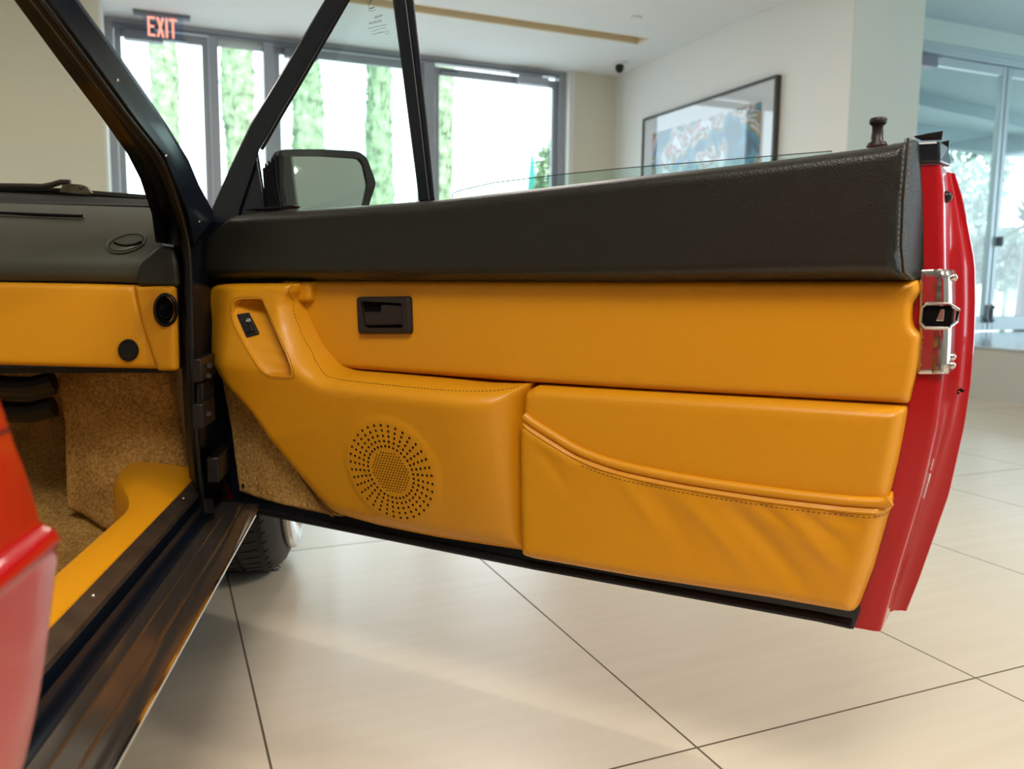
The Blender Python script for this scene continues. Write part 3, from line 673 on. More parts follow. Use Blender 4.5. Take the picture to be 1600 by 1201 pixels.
# perforated speaker grille
b = MB()
def dot(u, z, r):
    p = [on_arm(u+r*math.cos(a), z+r*math.sin(a), .0007) for a in np.linspace(0, 2*math.pi, 8, endpoint=False)]
    b.add(p+[on_arm(u, z, .0004)], [(i, (i+1) % 8, 8) for i in range(8)])
RS = .0765
for i in range(36):
    for k in range(5): a = 2*math.pi*(i+.3)/36; r = RS*(.56+.44*k/4); dot(spc[0]+r*math.cos(a), spc[1]+r*math.sin(a), .0021)
for i in range(-9, 10):
    for j in range(-9, 10):
        x_, y_ = (i+.5*(j % 2))*.0052, j*.0045; 
        if math.hypot(x_, y_) < .0355: dot(spc[0]+x_, spc[1]+y_, .00125)
b.build('speaker_grille', M['void'], doorp)

# window switch in the recess
def local_box(b, cpx, cpy, w, hx, hz, t, ang, mi=0, n=(0, 0)):
    u, z = D(cpx, cpy, w); ca, sa = math.cos(ang), math.sin(ang); c = []
    for w_ in (w-t, w):
        for sx, sz in ((-1, -1), (1, -1), (1, 1), (-1, 1)):
            c.append(DW(u+ca*sx*hx-sa*sz*hz, z+sa*sx*hx+ca*sz*hz, w_+n[0]*sx*hx+n[1]*sz*hz))
    return b.quadbox(c, mi)
def rquad(px, lift, thick, name, bev):
    c = [rechit(x, y) for x, y in px]; b = MB(); b.quadbox([DW(u, z, w+lift-thick) for u, z, w in c]+[DW(u, z, w+lift) for u, z, w in c]); return sub(name, b, 'plastic', False, bev)
_w = rechit(388, 500)[2]
rquad([(386.7, 527), (406, 521.4), (389.7, 487.9), (371, 491)], .003, .006, 'switch_bezel', .0012)
rquad([(389.5, 519.5), (400.6, 516.6), (389, 493.6), (377.5, 495)], .0065, .006, 'window_switch', .0012)
b = MB(); q1 = [(384.5, 501), (387, 497.5), (390, 498), (391.5, 501)]; b.tube([Dw(x, y, _w+.0095) for x, y in q1], .0005, 5); b.tube([Dw(x, y, _w+.0095) for x, y in [(384.5, 501.5), (391, 502)]], .0005, 5); b.tube([Dw(x, y, _w+.0095) for x, y in [(387.5, 500.5), (389.5, 499)]], .0006, 5); sub('switch_symbol', b, 'white')

# small round vent on the front end of the door
b = MB(); c_ = D(331.5, 484, .02)
b.grid([[DW(c_[0]+.004+.0*k, c_[1]+r*math.sin(a), .006+r*math.cos(a)) for a in np.linspace(0, 2*math.pi, 20, endpoint=False)] for k, r in ((0, .019), (1, .016), (2, .001))], closed=True); sub('door_vent', b, 'plastic')

# interior door handle
hp = [(557, 463), (642, 462), (644, 522), (560, 522.5)]
c0 = np.array([D(x, y, .018) for x, y in hp])
def rr(poly, r): return roundcorners(poly, r, 5)
inner = [(566, 470), (631, 473.5), (633, 512), (573, 512)]; ci = rr([D(x, y, .018) for x, y in inner], .006)
S('handle_surround', rr([tuple(p) for p in c0], .007), lambda a, z, d: .012+.011*rnd(d, .005), 'plasticbrown', .008, step=.004, holes=[ci], holewall=.0145, rings=(.0008, .002, .004))
S('handle_well', ci, lambda a, z, d: .0150+0*a, 'void', .013, step=.008, rings=(.002,))
lev = [(568, 487), (592, 487), (594, 484), (594, 477), (597, 474), (624, 475), (629, 478), (630, 509), (572, 509.5), (569, 505)]
S('door_handle', rr([D(x, y, .020) for x, y in lev], .003), lambda a, z, d: .0145+.0065*rnd(d, .004)+.0015*np.sin((a-c0[0][0])*60), 'plasticbrown', .0148, step=.003, rings=(.0006, .0015, .003))

# lower rear panel and map pocket
pl = [D(x, y, w) for x, y, w in [(835, 601.5, .02), (1000, 611, .02), (1200, 622, .02), (1405, 633, .015), (1417, 636, .008), (1417, 646, .006), (1411, 680, .006), (1403, 720, .006), (1390, 774, .006), (1370, 810, .006), (838, 810, .02), (820, 700, .01), (819, 642, .01), (820, 625, .01), (822, 610, .012)]]
S('pocket_back_panel', roundcorners(pl, .006), lambda a, z, d: -.006+.034*rnd(d, .016), 'tan', -.010, step=.008, rings=(.0006, .0018, .004, .007, .011, .015))
rim = [(818, 646), (830, 656), (854, 671), (904, 702), (966, 724), (1069, 745), (1192, 763.5), (1316, 778), (1382, 782), (1392, 777)]
pw = .034
rim3 = [D(x, y, pw) for x, y in rim]
rest = [D(x, y, w) for x, y, w in [(1395, 786, .012), (1386, 812, .010), (1364, 890, .010), (1342, 948, .010), (1336, 955, .012), (1328, 956.5, .014), (1200, 934, .014), (1000, 903, .014), (838, 874, .014), (824, 869, .012), (818, 860, .010), (816.5, 780, .010), (816, 700, .010), (816.5, 662, .010)]]
plp = roundcorners(rim3+rest, .005)
def rimz(a): r = np.array(rim3); return np.interp(a, r[:, 0], r[:, 1])
pu0, pz0_ = D(1150, 800, .03); bz = D(1150, 925, .01)[1]
def hpoc(a, z, d):
    t = rimz(a)-z; h = -.006+.044*rnd(d, .020)+.004*np.exp(-t/.05)
    w_ = 0
    for (cx1, cz1, dx1, dz1, L1, wd, am) in FOLDS:
        px_, pz_ = a-cx1, z-cz1; al = px_*dx1+pz_*dz1; ac = px_*-dz1+pz_*dx1+al*al*1.2; w_ = w_+am*np.exp(-(ac/wd)**2)*sstep(al, -.004, L1*.25)*(1-sstep(al, L1*.45, L1))
    edge = np.clip(d/.02, 0, 1)
    return h+.75*w_*edge-.008*np.clip((z-bz)/.15, 0, 1)*np.exp(-((a-pu0)/.2)**2)*edge*.4
FOLDS = []
for x, y, x2, y2, wd, am in [(1120, 775, 1290, 900, .012, -.0065), (1050, 765, 1200, 880, .010, .0035), (1205, 790, 1330, 880, .010, .0055), (1180, 782, 1260, 830, .006, -.004), (1290, 800, 1350, 815, .008, -.004), (1000, 745, 1100, 850, .014, -.003), (960, 735, 1040, 820, .010, .0025), (835, 680, 905, 720, .006, .0018), (840, 695, 900, 760, .008, -.002), (1370, 800, 1340, 900, .008, .002), (1250, 795, 1330, 850, .006, -.0035)]:
    a0 = np.array(D(x, y, .03)); a1 = np.array(D(x2, y2, .03)); dv = a1-a0; L1 = np.linalg.norm(dv); dv /= L1
    FOLDS.append((a0[0], a0[1], dv[0], dv[1], L1*1.25, wd, am))
S('map_pocket', plp, hpoc, 'tanfold', -.008, step=.0045, rings=(.0006, .0018, .004, .007, .011, .016, .021))
plpoc = [p[:2] for p in resample(plp, .0036)]
def on_poc(u, z, lift):
    A = np.array([u]); Z = np.array([z]); return DW(u, z, float(hpoc(A, Z, dist_to(plpoc, np.c_[A, Z]))[0])+lift)
rl = resample(chaikin(rim3, 2, False), .006, False)
def pocpath(dz, lift, u0=0., u1=0.):
    return [on_poc(p[0], p[1]-dz, lift) for p in rl[1:-1]]
wr = [on_poc(p[0], p[1]-.005, 0) for p in rl]
sweep('pocket_rolled_edge', [DW(p[0], p[1]-.004, .031) for p in rl[:-1]], .0068, M['tan'], doorp, 12)
sweep('pocket_piping', pocpath(.0145, .0002), .0022, M['tan'], doorp, 8)
stitches('pocket_stitching', pocpath(.0200, .0002)[18:], .0036, .0026, .0007, M['thread'], doorp)

# carpet on the front lower corner
pl = [D(x, y, .008) for x, y in [(343, 584), (347, 612), (353, 640), (358, 668), (362, 698), (366, 730), (371, 769), (390, 776), (430, 788), (470, 797), (512, 806), (530, 809), (490, 745), (441, 680), (408, 630), (375, 590)]]
S('door_carpet', pl, lambda a, z, d: -.004+.012*rnd(d, .008)+RNG.uniform(-.0009, .0009, len(a)), 'carpet', -.008, step=.003, rings=(.001, .003, .006))
for x, y in ((359, 601), (380, 758)):
    b = MB(); u, z = D(x, y, .010); b.grid([[DW(u+r*math.cos(a), z+r*math.sin(a), .0105+h) for a in np.linspace(0, 6.283, 10, endpoint=False)] for r, h in ((.0035, 0), (.003, .001), (.0002, .0005))], closed=True); sub('carpet_screw', b, 'plastic')
sweep('armrest_lower_piping', [Dw(x, y, .013) for x, y in [(342, 580), (352, 590), (375, 606), (408, 646), (441, 701), (481, 760), (505, 795), (520, 806)]], .0022, M['thread'], doorp)

# latch plate on the rear edge
def latch_curve(y0, y1): return None
b = MB(); zlat = [D(1477, y, -.01)[1] for y in (421, 584)]; uc = cB(.62)
ol = rr([D(x, y, -.004) for x, y in [(1437, 422), (1474, 420.5), (1474, 584), (1433, 584), (1437, 530)]], .003)
win = rr([D(x, y, -.003) for x, y in [(1437, 476), (1441, 473.5), (1474, 474), (1474, 512), (1441, 513), (1436, 509)]], .0)
S('latch_plate', ol, lambda a, z, d: -.0045+.001*rnd(d, .002), 'latchsteel', -.008, step=.008, rings=(.002,), holes=[rr([D(x, y, -.004) for x, y in [(1439, 476), (1470, 474), (1470, 511), (1439, 511)]], .004)], holewall=-.0075)
# plate wraps round the corner onto the end face
b = MB(); rows = []
for y in np.linspace(421, 584, 12):
    z = D(1475, y, -.005)[1]; u0 = cB(z); rows.append([DW(u0-.012, z, -.0035), DW(u0-.002, z, -.0035), DW(u0+.003, z, -.007), DW(u0+.0055, z, -.014), DW(u0+.010, z, -.055)])
b.grid(rows); lp = sub('latch_side_plate', b, 'latchsteel'); so = lp.modifiers.new('solid', 'SOLIDIFY'); so.thickness = .0015
bz_ = MB(); wz = [D(1437, 475, .002), D(1437, 513, .002)]
u0 = D(1439, 494, .0)[0]; u1 = cB(.63)+.001; z1, z0 = D(1455, 474.5, .0)[1], D(1455, 512, .0)[1]
loop = [(u0, z0+.005), (u0+.005, z0), (u1, z0), (u1+.009, z0+.007), (u1+.010, z1-.007), (u1, z1), (u0+.005, z1), (u0, z1-.005), (u0, z0+.005)]
def lw(u): return -.0005 if u < u1+.001 else -.030
bz_.tube([DW(a, z, lw(a)) for a, z in loop], .0022, 8); sub('latch_rim', bz_, 'latchsteel')
b = MB(); b.quadbox([DW(u0+.001, z0+.001, -.010), DW(u1+.004, z0+.001, -.010), DW(u1+.006, z0+.001, -.028), DW(u0+.001, z0+.001, -.028), DW(u0+.001, z1-.001, -.010), DW(u1+.004, z1-.001, -.010), DW(u1+.006, z1-.001, -.028), DW(u0+.001, z1-.001, -.028)])
b.add([DW(u0, z0, -.0030), DW(u1+.003, z0, -.0030), DW(u1+.003, z1, -.0030), DW(u0, z1, -.0030)], [(0, 1, 2, 3)]); sub('latch_opening', b, 'void', False)
b = MB(); zc = (z0+z1)/2; b.quadbox([DW(u1-.012, z0+.008, -.002), DW(u1-.004, z0+.008, -.002), DW(u1-.004, z0+.008, -.004), DW(u1-.012, z0+.008, -.004), DW(u1-.008, z1-.006, .000), DW(u1-.004, z1-.006, .000), DW(u1-.004, z1-.006, -.003), DW(u1-.008, z1-.006, -.003)]); sub('latch_claw', b, 'latchsteel', False, .0006)
for (x, y) in ((1480, 433), (1487, 434), (1477, 569), (1484, 558)):
    z = D(x, y, -.03)[1]; u = cB(z)+.008; b = MB(); w_ = -.022 if x in (1480, 1477) else -.040
    b.sphere(DW(u, z, w_), .0048, 10, 6); sub('latch_screw', b, 'latchsteel')
b = MB(); z = D(1478, 307, -.03)[1]; b.sphere(DW(cB(z)+.002, z, -.035), .007, 10, 6); sub('door_buffer', b, 'plastic')

# belt strip caps and lock knob
b = MB(); zc0 = D(1440, 256, -.01)[1]; zc1 = D(1455, 221, -.01)[1]; ub0 = D(1436, 240, -.01)[0]; ub1 = D(1470, 240, -.01)[0]
b.quadbox([DW(ub0-.03, zc0, -.004), DW(ub1, zc0, -.006), DW(ub1+.012, zc0, -.050), DW(ub0-.03, zc0, -.050), DW(ub0-.03, zc1, -.004), DW(ub1-.002, zc1, -.006), DW(ub1+.006, zc1, -.05), DW(ub0-.03, zc1, -.05)]); sub('belt_end_cap', b, 'black', False, .003)
b = MB(); zo1 = D(1483, 219, -.10)[1]; zo0 = D(1483, 247, -.1)[1]; uo = D(1483, 230, -.1)[0]
b.quadbox([DW(.12, zo0-.09, -.095), DW(uo, zo0, -.095), DW(uo, zo0, -.108), DW(.12, zo0-.09, -.108), DW(.12, zo1-.09, -.095), DW(uo-.06, zo1-.012, -.095), DW(uo-.06, zo1-.012, -.106), DW(.12, zo1-.09, -.106)]); b.quadbox([DW(uo-.06, zo0, -.095), DW(uo, zo0, -.095), DW(uo, zo0, -.108), DW(uo-.06, zo0, -.108), DW(uo-.06, zo1-.012, -.095), DW(uo, zo1, -.095), DW(uo-.002, zo1, -.106), DW(uo-.06, zo1-.012, -.106)]); sub('outer_belt_trim', b, 'black', False, .001)
b = MB(); pts = [(1428, 214.5), (1450, 210), (1474, 206), (1472, 219), (1440, 220)]
b.prism([Dw(x, y, -.055) for x, y in pts], DN*.010); sub('belt_rubber_lip', b, 'rubber', False, .001)
k0 = Dw(1370, 224, -.02); k1 = Dw(1370, 184, -.02); dv = (k1-k0); h_ = np.linalg.norm(dv); b = MB()
prof = [(0, .0095), (.05, .0075), (.45, .0068), (.66, .0068), (.74, .0095), (.80, .0105), (.93, .0105), (.98, .009), (1, .004)]
b.tube([k0+ZV*h_*t for t, r in prof], [r*.95 for t, r in prof], 16); sub('lock_knob', b, 'plasticbrown', True, angle=60)
b = MB(); b.tube([Dw(1370, 228, -.02), Dw(1370, 222.5, -.02)], [.012, .010], 16); sub('knob_escutcheon', b, 'plasticbrown')

# window frame of the quarter light
def strut(name, L_, R_, w0, w1, m_, conv=Dw):
    bb = MB(); rows = []
    for (a, c) in zip(L_, R_):
        p0, p1 = conv(*a, w1), conv(*c, w1); q0, q1 = conv(*a, w0), conv(*c, w0)
        rows.append([p0+(p1-p0)*0, p1, p1+(q1-p1), q0])
    bb.grid(rows, closed=True, caps=True); return bb
Lf = [(322, 383), (326, 345), (331, 325.5), (361, 258), (392, 191.6), (450, 96), (507, 0), (546, -62)]
Rf = [(352, 383), (372, 345), (376, 325), (391, 280), (405.4, 233.7), (474, 116), (541.4, 0), (575, -57)]
b = strut('', Lf, Rf, -.055, -.018, 'black'); sub('window_frame_front', b, 'black', True, .003)
Lr = [(654.4, 315), (653, 300), (640, 200), (627, 100), (613.4, 0), (604, -66)]; Rr = [(680, 315), (678.3, 300), (668.5, 200), (658, 100), (646.7, 0), (640, -60)]
b = strut('', Lr, Rr, -.055, -.020, 'black'); sub('window_frame_rear', b, 'black', True, .003)
Lt = [(546, -62), (560, -72), (600, -80), (640, -84)]; Rt = [(560, -40), (575, -50), (600, -56), (645, -60)]
b = strut('', Lt, Rt, -.055, -.020, 'black'); sub('window_frame_top', b, 'black', True, .003)
sweep('quarter_seal', [Dw(x, y, -.019) for x, y in [(409, 233), (476, 118), (543, 2), (566, -38)]], .0028, M['rubber'], doorp)
b = MB(); b.tube([Dw(x, y, -.0175) for x, y in [(670.5, 312), (668, 290), (658, 200), (646, 100), (633.5, 0), (626, -60)]], .0009, 6); sub('frame_bright_bead', b, 'steel')
b = MB(); b.prism([Dw(x, y, -.040) for x, y in [(380, 356), (407, 240), (545, -5), (575, -50), (602, -55), (617, 0), (659, 338)]], DN*.004); sub('quarter_glass', b, 'carglass', False)
# etched markings on the quarter glass (mirror-read from inside)
b = MB(); bx = [(574, -6), (577, 17.5), (586.5, 15.5)]
for a, c in zip(bx[:-1], bx[1:]): b.tube([Dw(*a, -.0355), Dw(*c, -.0355)], .0003, 4)
b.tube([Dw(577.5, 13.5, -.0355), Dw(585, 11.5, -.0355)], .0007, 4)
for a, c, r in (((578, 7), (579, 1), .0006), ((579, 1), (576.5, -2), .0005), ((579, 1), (580.5, -4), .0006), ((578.5, 3), (581, 2), .0004)): b.tube([Dw(*a, -.0355), Dw(*c, -.0355)], r, 4)
rs = np.random.RandomState(4)
for (x0, y0, x1, y1, h) in ((585, 29.5, 598, 25.5, 4.5), (577, 38.5, 596, 34, 4.5), (575.5, 45.5, 604, 39, 2.0), (580.5, 50, 603, 43.5, 1.8), (582, 54.5, 600, 50.5, 2.2)):
    x = x0
    while x < x1:
        y = y0+(y1-y0)*(x-x0)/(x1-x0); wd = rs.uniform(.5, 1.2)
        b.tube([Dw(x, y, -.0355), Dw(x-.3, y-h*rs.uniform(.6, 1), -.0355)], .00022, 4)
        if rs.rand() < .6: b.tube([Dw(x, y-h*rs.uniform(0, .8), -.0355), Dw(x+wd, y-.3-h*rs.uniform(0, .8), -.0355)], .0002, 4)
        x += wd+.5
b.tube([Dw(604.5+2.8*math.cos(a), 50.5+3*math.sin(a), -.0355) for a in np.linspace(0, 6.28, 14)], .00022, 4)
sub('glass_etching', b, 'etch', False)
# lowered main window: only its top edge stands above the pad
top = [(706, 310), (707, 303), (711, 300.5), (720, 297), (773, 285), (826, 278.5), (880, 272), (960, 264), (1040, 257), (1100, 252.5), (1151, 248), (1200, 244), (1300, 236)]
poly = [Dw(x, y, -.036) for x, y in top]+[Dw(1300, 300, -.036), Dw(708, 350, -.036)]
b = MB(); b.prism(poly, -DN*.004); sub('main_window_glass', b, 'maintint', False)
sweep('glass_top_edge', poly[:-2], .0006, M['etch'], doorp, 6)
sweep('window_belt_seal', [Dw(x, y+14, -.012) for x, y in [(400, 327), (470, 323), (679, 307), (1000, 267), (1300, 233), (1420, 216)]], .004, M['rubber'], doorp)

# sail trim in the front corner, rubber foot, mirror
b = MB(); b.prism([Dw(x, y, -.030) for x, y in [(368, 345), (376, 330), (404, 236), (408, 262), (414, 300), (418, 345)]], DN*.008); sub('mirror_mount_cover', b, 'black', False, .002)
b = MB(); b.prism([Dw(x, y, -.020) for x, y in [(395, 329), (398, 327), (430, 325.5), (468, 321.5), (471, 323), (466, 326), (430, 329)]], DN*.02); sub('belt_corner_rubber', b, 'rubber', False, .001)
mo = Dw(447, 322, -.075); ang = math.radians(28)
MN = DU*math.cos(ang)+DN*math.sin(ang)+ZV*.11; MN /= np.linalg.norm(MN)                       # mirror glass faces the rear, turned to the seat
def Mp(px, py, off=0.): return hit(px, py, mo+MN*off, MN)
gl = roundcorners([np.array([x, y]) for x, y in [(440, 243), (503, 243), (560, 247), (567, 256), (574, 288), (568, 316), (566, 330), (452, 334), (444, 310)]], 4)
ou = roundcorners([np.array([x, y]) for x, y in [(433, 238), (440, 233), (505, 233), (560, 236), (573, 246), (588, 287), (578, 316), (572, 342), (446, 346), (436, 310)]], 6)
n_ = 60
def rsn(P, n): 
    P = np.array(P); P = np.vstack([P, P[:1]]); L2 = np.r_[0, np.cumsum(np.hypot(*np.diff(P, axis=0).T))]; t = np.linspace(0, L2[-1], n, endpoint=False); return [(np.interp(k, L2, P[:, 0]), np.interp(k, L2, P[:, 1])) for k in t]
gl2, ou2 = rsn(gl, n_), rsn(ou, n_)
b = MB(); b.add([Mp(x, y, -.002) for x, y in gl2], [tuple(range(n_))]); sub('mirror_glass', b, 'mirror', False)
cc = sum((Mp(x, y) for x, y in ou2))/n_
def ring(pts, off, k=1): return [cc+(Mp(x, y)-cc)*k+MN*off for x, y in pts]
b = MB(); b.grid([ring(gl2, -.006, 1.0), ring(gl2, .004, 1.0), ring(ou2, .004, .985), ring(ou2, .0, 1.0), ring(ou2, -.02, 1.03), ring(ou2, -.05, .97), ring(ou2, -.075, .72), ring(ou2, -.085, .2)], closed=True, caps=False)
b.add(ring(ou2, -.0855, .2), [tuple(range(n_))]); sub('mirror_housing', b, 'mirrorplastic', True, angle=50)
b = MB(); a0 = Dw(424, 330, -.03); 
b.grid([[Dw(x, y, w) for x, y in ((410, 262), (414, 232+30), (436, 240), (436, 240), (440, 345), (416, 345))] for w in (-.035, -.06, -.085)], closed=True, caps=True); sub('mirror_arm', b, 'mirrorplastic', False, .002)
b = MB()
for k in range(4): b.tube([Dw(415+5*k, 256-4.5*k, -.033), Dw(418+5*k, 290, -.033), Dw(425+5*k, 330, -.033)], .0017, 6)
sub('mirror_gaiter_ribs', b, 'rubber')
b = MB(); b.tube([Dw(758, 866, -.002), Dw(756, 872, -.002)], .0015, 6); sub('red_mark', b, 'red')

# ---------- body: pillar, seal, jamb
def Cp(px, l): return [Cw(x, y, l) for x, y in px]
ys = [-70, 0, 95, 185, 240, 279, 334, 392]
seal = [(8, -70), (62, 0), (133, 95), (199, 185), (245, 240), (262, 279), (281, 334), (294, 392), (296, 503), (299, 617), (306, 700), (314, 783)]
inn = [(-36, -70), (22, 0), (92, 95), (160, 185), (199, 240), (219, 279), (237, 334), (243, 378)]
outr = [(68, -70), (117, 0), (187, 95), (253, 190), (287, 245), (304, 285), (327, 327), (330, 346)]
b = MB(); rows = []
for i in range(8):
    s_ = seal[i] if i < 7 else (274, 383)
    a = Cw(*inn[i], .055); m1 = Cw(inn[i][0]*.45+s_[0]*.55, inn[i][1]*.45+s_[1]*.55, .045); c = Cw(s_[0]-3, s_[1], .020)
    rows.append([a, m1, c, c-CS*-.0+CL*0+CS*.03, a+CS*.04])
b.grid(rows, closed=True, caps=True); b.build('a_pillar_trim', M['mirrorplastic'], car, True)
b = MB(); rows = []
for i in range(8):
    a = Cw(seal[i][0]+2, seal[i][1], .012); mid = Cw(seal[i][0]*.72+outr[i][0]*.28, seal[i][1]*.72+outr[i][1]*.28, -.006); m2 = Cw(seal[i][0]*.45+outr[i][0]*.55, seal[i][1]*.45+outr[i][1]*.55, -.010); c = Cw(*outr[i], -.018)
    rows.append([a, mid, m2, c, c+CS*.03, a+CS*.04])
b.grid(rows, closed=True, caps=True); b.build('a_pillar', M['black'], car, True, bevel=0, angle=25)
sp_ = resample(chaikin([np.array(p, float) for p in seal], 2, False), 12, False)
b = MB(); b.tube([Cw(x, y, .012) for x, y in sp_], .0075, 10); b.build('door_seal', M['rubber'], car, True)
b = MB(); b.tube([Cw(x+3.5, y, .0) for x, y in sp_], .0025, 8); b.build('seal_bead', M['plastic'], car, True)
for x, y in ((183, 125), (259, 243), (311, 346), (316, 344)):
    b = MB(); b.sphere(Cw(x, y, -.010), .0022, 10, 6); b.build('pillar_screw', M['steel'], car, True)
# jamb: the pillar below the windscreen
b = MB(); rows = []
for sx, jx, y in ((283, 334, 345), (291, 334, 392), (293, 336, 440), (294, 338, 503), (296, 340, 600), (302, 346, 700), (309, 352, 790)):
    a = Cw(sx, y, .014); c = Cw(jx, y, -.012); rows.append([a, a*.6+c*.4-CL*.002, c, c+CS*.05, a+CS*.08])
b.grid(rows, closed=True, caps=True); b.build('door_jamb', M['black'], car, True, angle=30)
b = MB(); rows = []
for ax, sx, y in ((256, 279, 325), (266, 284, 350), (271, 289, 383), (277, 293, 440), (282, 294, 503), (284, 296, 577), (289, 300, 673), (296, 306, 745), (299, 312, 790)):
    a = Cw(ax, y, .040); c = Cw(sx, y, .016); rows.append([a, c, c+CS*.05, a+CS*.05])
b.grid(rows, closed=True, caps=True); b.build('jamb_inner_trim', M['rubber'], car, True)
b = MB()
def cbox(b, x0, y0, x1, y1, l0, l1):
    ll = [C(x0, y1, l0), C(x1, y1, l0), C(x0, y0, l0), C(x1, y0, l0)]; s0 = ll[0][0]; s1 = ll[1][0]; z0 = ll[0][1]; z1 = ll[2][1]
    return b.quadbox([CW(s0, l0, z0), CW(s1, l0, z0), CW(s1, l1, z0), CW(s0, l1, z0), CW(s0, l0, z1), CW(s1, l0, z1), CW(s1, l1, z1), CW(s0, l1, z1)])
cbox(b, 315, 560, 338, 597, -.022, -.008); cbox(b, 318, 598, 335, 628, -.018, -.008); b.build('upper_hinge', M['plastic'], car, True, bevel=.002)
b = MB(); cbox(b, 318, 630, 337, 670, -.024, -.008); b.build('lower_hinge', M['plastic'], car, True, bevel=.002)
for x, y in ((327, 571), (326, 587), (326, 646)):
    b = MB(); b.tube([Cw(x, y, -.020), Cw(x, y, -.027)], .0045, 8); b.build('hinge_bolt', M['plasticbrown'], car, True)
b = MB(); cbox(b, 343, 713, 366, 755, -.030, -.01); b.build('door_check_box', M['plastic'], car, True, bevel=.003)

# ---------- dashboard
l_end = T(240, 350, -.03)[0]
def Trow(pts, s): return [Tw(x, y, s) for x, y in pts]
XS = [-260, -130, 0, 60, 120, 170, 205, 235, 253]
yl = lambda base, sl: [base+sl*x for x in XS]
prof = [(441, 0.000, -.105), (436, .001, -.118), (424, .002, -.124), (408, .002, -.120), (398, .003, -.114), (380, .005, -.100), (355, .012, -.070), (335, .020, -.030), (323, .026, .010), (317, .028, .05)]
b = MB(); rows = []
for y, sl, s in prof:
    rows.append([Tw(x, y+sl*x+ (max(0, x-190)*.0 if y < 400 else max(0, x-150)*.06*(1-(441-y)/45)), s) for x in XS])
b.grid(rows)
# close the right end of the pad
e = [r[-1] for r in rows]; b.grid([e, [p+CS*.12 for p in e]])
dash = b.build('dashboard', M['dashleather'], car, True, angle=60)
dash['label'] = 'dark olive leather upper dashboard'
b = MB(); pr = [(213, 446), (213, 428), (218, 414), (228, 402), (243, 388), (252, 384), (271, 385), (276, 410), (280, 448)]
rows = [[Tw(x, y, -.112+.03*(k == 0)*0) for x, y in pr], [Tw(x, y, -.02) for x, y in pr]]
b.prism([Tw(x, y, -.128) for x, y in pr], CS*.12); b.build('dash_end_pad', M['blackleather'], dash, True, bevel=.006)
# tan fascia, its angled end and the lower dash
pl = [(x, y) for x, y in [(-260, 441), (0, 440.5), (120, 443), (211, 445), (216, 470), (226, 510), (240, 550), (252, 577), (120, 574), (0, 571), (-260, 566)]]
pt2 = [T(x, y, -.122) for x, y in pl]
tw = lambda a, b_, w: CW(-.108-w, a, b_)
panel('dash_fascia', roundcorners(pt2, .004), lambda a, z, d: .004+.010*rnd(d, .010), M['tan'], dash, -.02, conv=tw, step=.012, rings=(.001, .003, .006, .01))
pe = [T(x, y, s) for x, y, s in [(209, 445, -.122), (278, 447, -.105), (281, 500, -.105), (284, 573, -.105), (281, 577, -.105), (248, 579, -.12), (236, 550, -.122), (222, 510, -.122), (213, 470, -.122)]]
le = T(246, 500, -.12)[0]
panel('dash_end_fascia', roundcorners(pe, .004), lambda a, z, d: .004+.012*rnd(d, .006)+.014*sstep(-(a-le), -.03, .03), M['tan'], dash, -.02, conv=tw, step=.006, rings=(.001, .003, .006), holes=[[T(259+15*math.cos(a), 484+21*math.sin(a), -.125) for a in np.linspace(0, 2*math.pi, 30, endpoint=False)]])
# vents and grilles
def ell(cx, cy, rx, ry, rot, s, n=40):
    return [Tw(cx+rx*math.cos(a)*math.cos(rot)-ry*math.sin(a)*math.sin(rot), cy+rx*math.cos(a)*math.sin(rot)+ry*math.sin(a)*math.cos(rot), s) for a in np.linspace(0, 2*math.pi, n, endpoint=False)]
def sdash(y): return float(np.interp(y, [317, 323, 335, 355, 380, 398], [.05, .01, -.03, -.070, -.100, -.114]))
def ell2(cx, cy, rx, ry, rot, lift, n=40, c=None):
    out = []
    for a in np.linspace(0, 2*math.pi, n, endpoint=False):
        x = cx+rx*math.cos(a)*math.cos(rot)-ry*math.sin(a)*math.sin(rot); y = cy+rx*math.cos(a)*math.sin(rot)+ry*math.sin(a)*math.cos(rot)
        out.append(Tw(x, y, sdash(y-.004*x)-lift))
    return out
b = MB(); R_ = -.26
b.grid([ell2(197, 379, 33, 16, R_, -.004), ell2(197, 379, 33, 16, R_, .001), ell2(197, 379, 32, 15, R_, .004), ell2(197, 379, 28.5, 12, R_, .003), ell2(197, 379, 28, 11.6, R_, -.002)], closed=True); b.build('air_vent_ring', M['dashleather'], dash, True, angle=50)
b = MB(); b.grid([ell2(197, 379, 28, 11.6, R_, .0005), ell2(197, 379, 20, 8, R_, .0022), ell2(197, 379, .5, .3, R_, .003)], closed=True); b.build('air_vent_flap', M['dashleather'], dash, True)
b = MB(); b.tube([Tw(x, y, sdash(y-.8)-.0042) for x, y in [(178, 378.5), (186, 382), (197, 383.5), (210, 381.5), (221, 377)]], .0016, 6); b.tube([ell2(197, 379, 28.3, 11.8, R_, .001)[i % 40] for i in range(41)], .0013, 6); b.build('air_vent_gap', M['void'], dash, True)
b = MB(); b.tube([Tw(x, y, sdash(y)-.002) for x, y in [(-240, 327), (-100, 330), (0, 333), (60, 335.5), (130, 338)]], .0030, 8); b.build('defroster_slot', M['void'], dash, True)
b = MB(); b.tube([Tw(x, y, sdash(y)-.0025) for x, y in [(-240, 331), (0, 337.2), (126, 341), (131, 339.5), (131, 337)]], .0010, 6); b.build('defroster_lip', M['dashleather'], dash, True)
def disc(name, cx, cy, prof_, m_, s0, rot=0):
    b = MB(); b.grid([ell(cx, cy, rx, ry, rot, s0-h, 36) for rx, ry, h in prof_], closed=True); return b.build(name, M[m_], dash, True, angle=45)
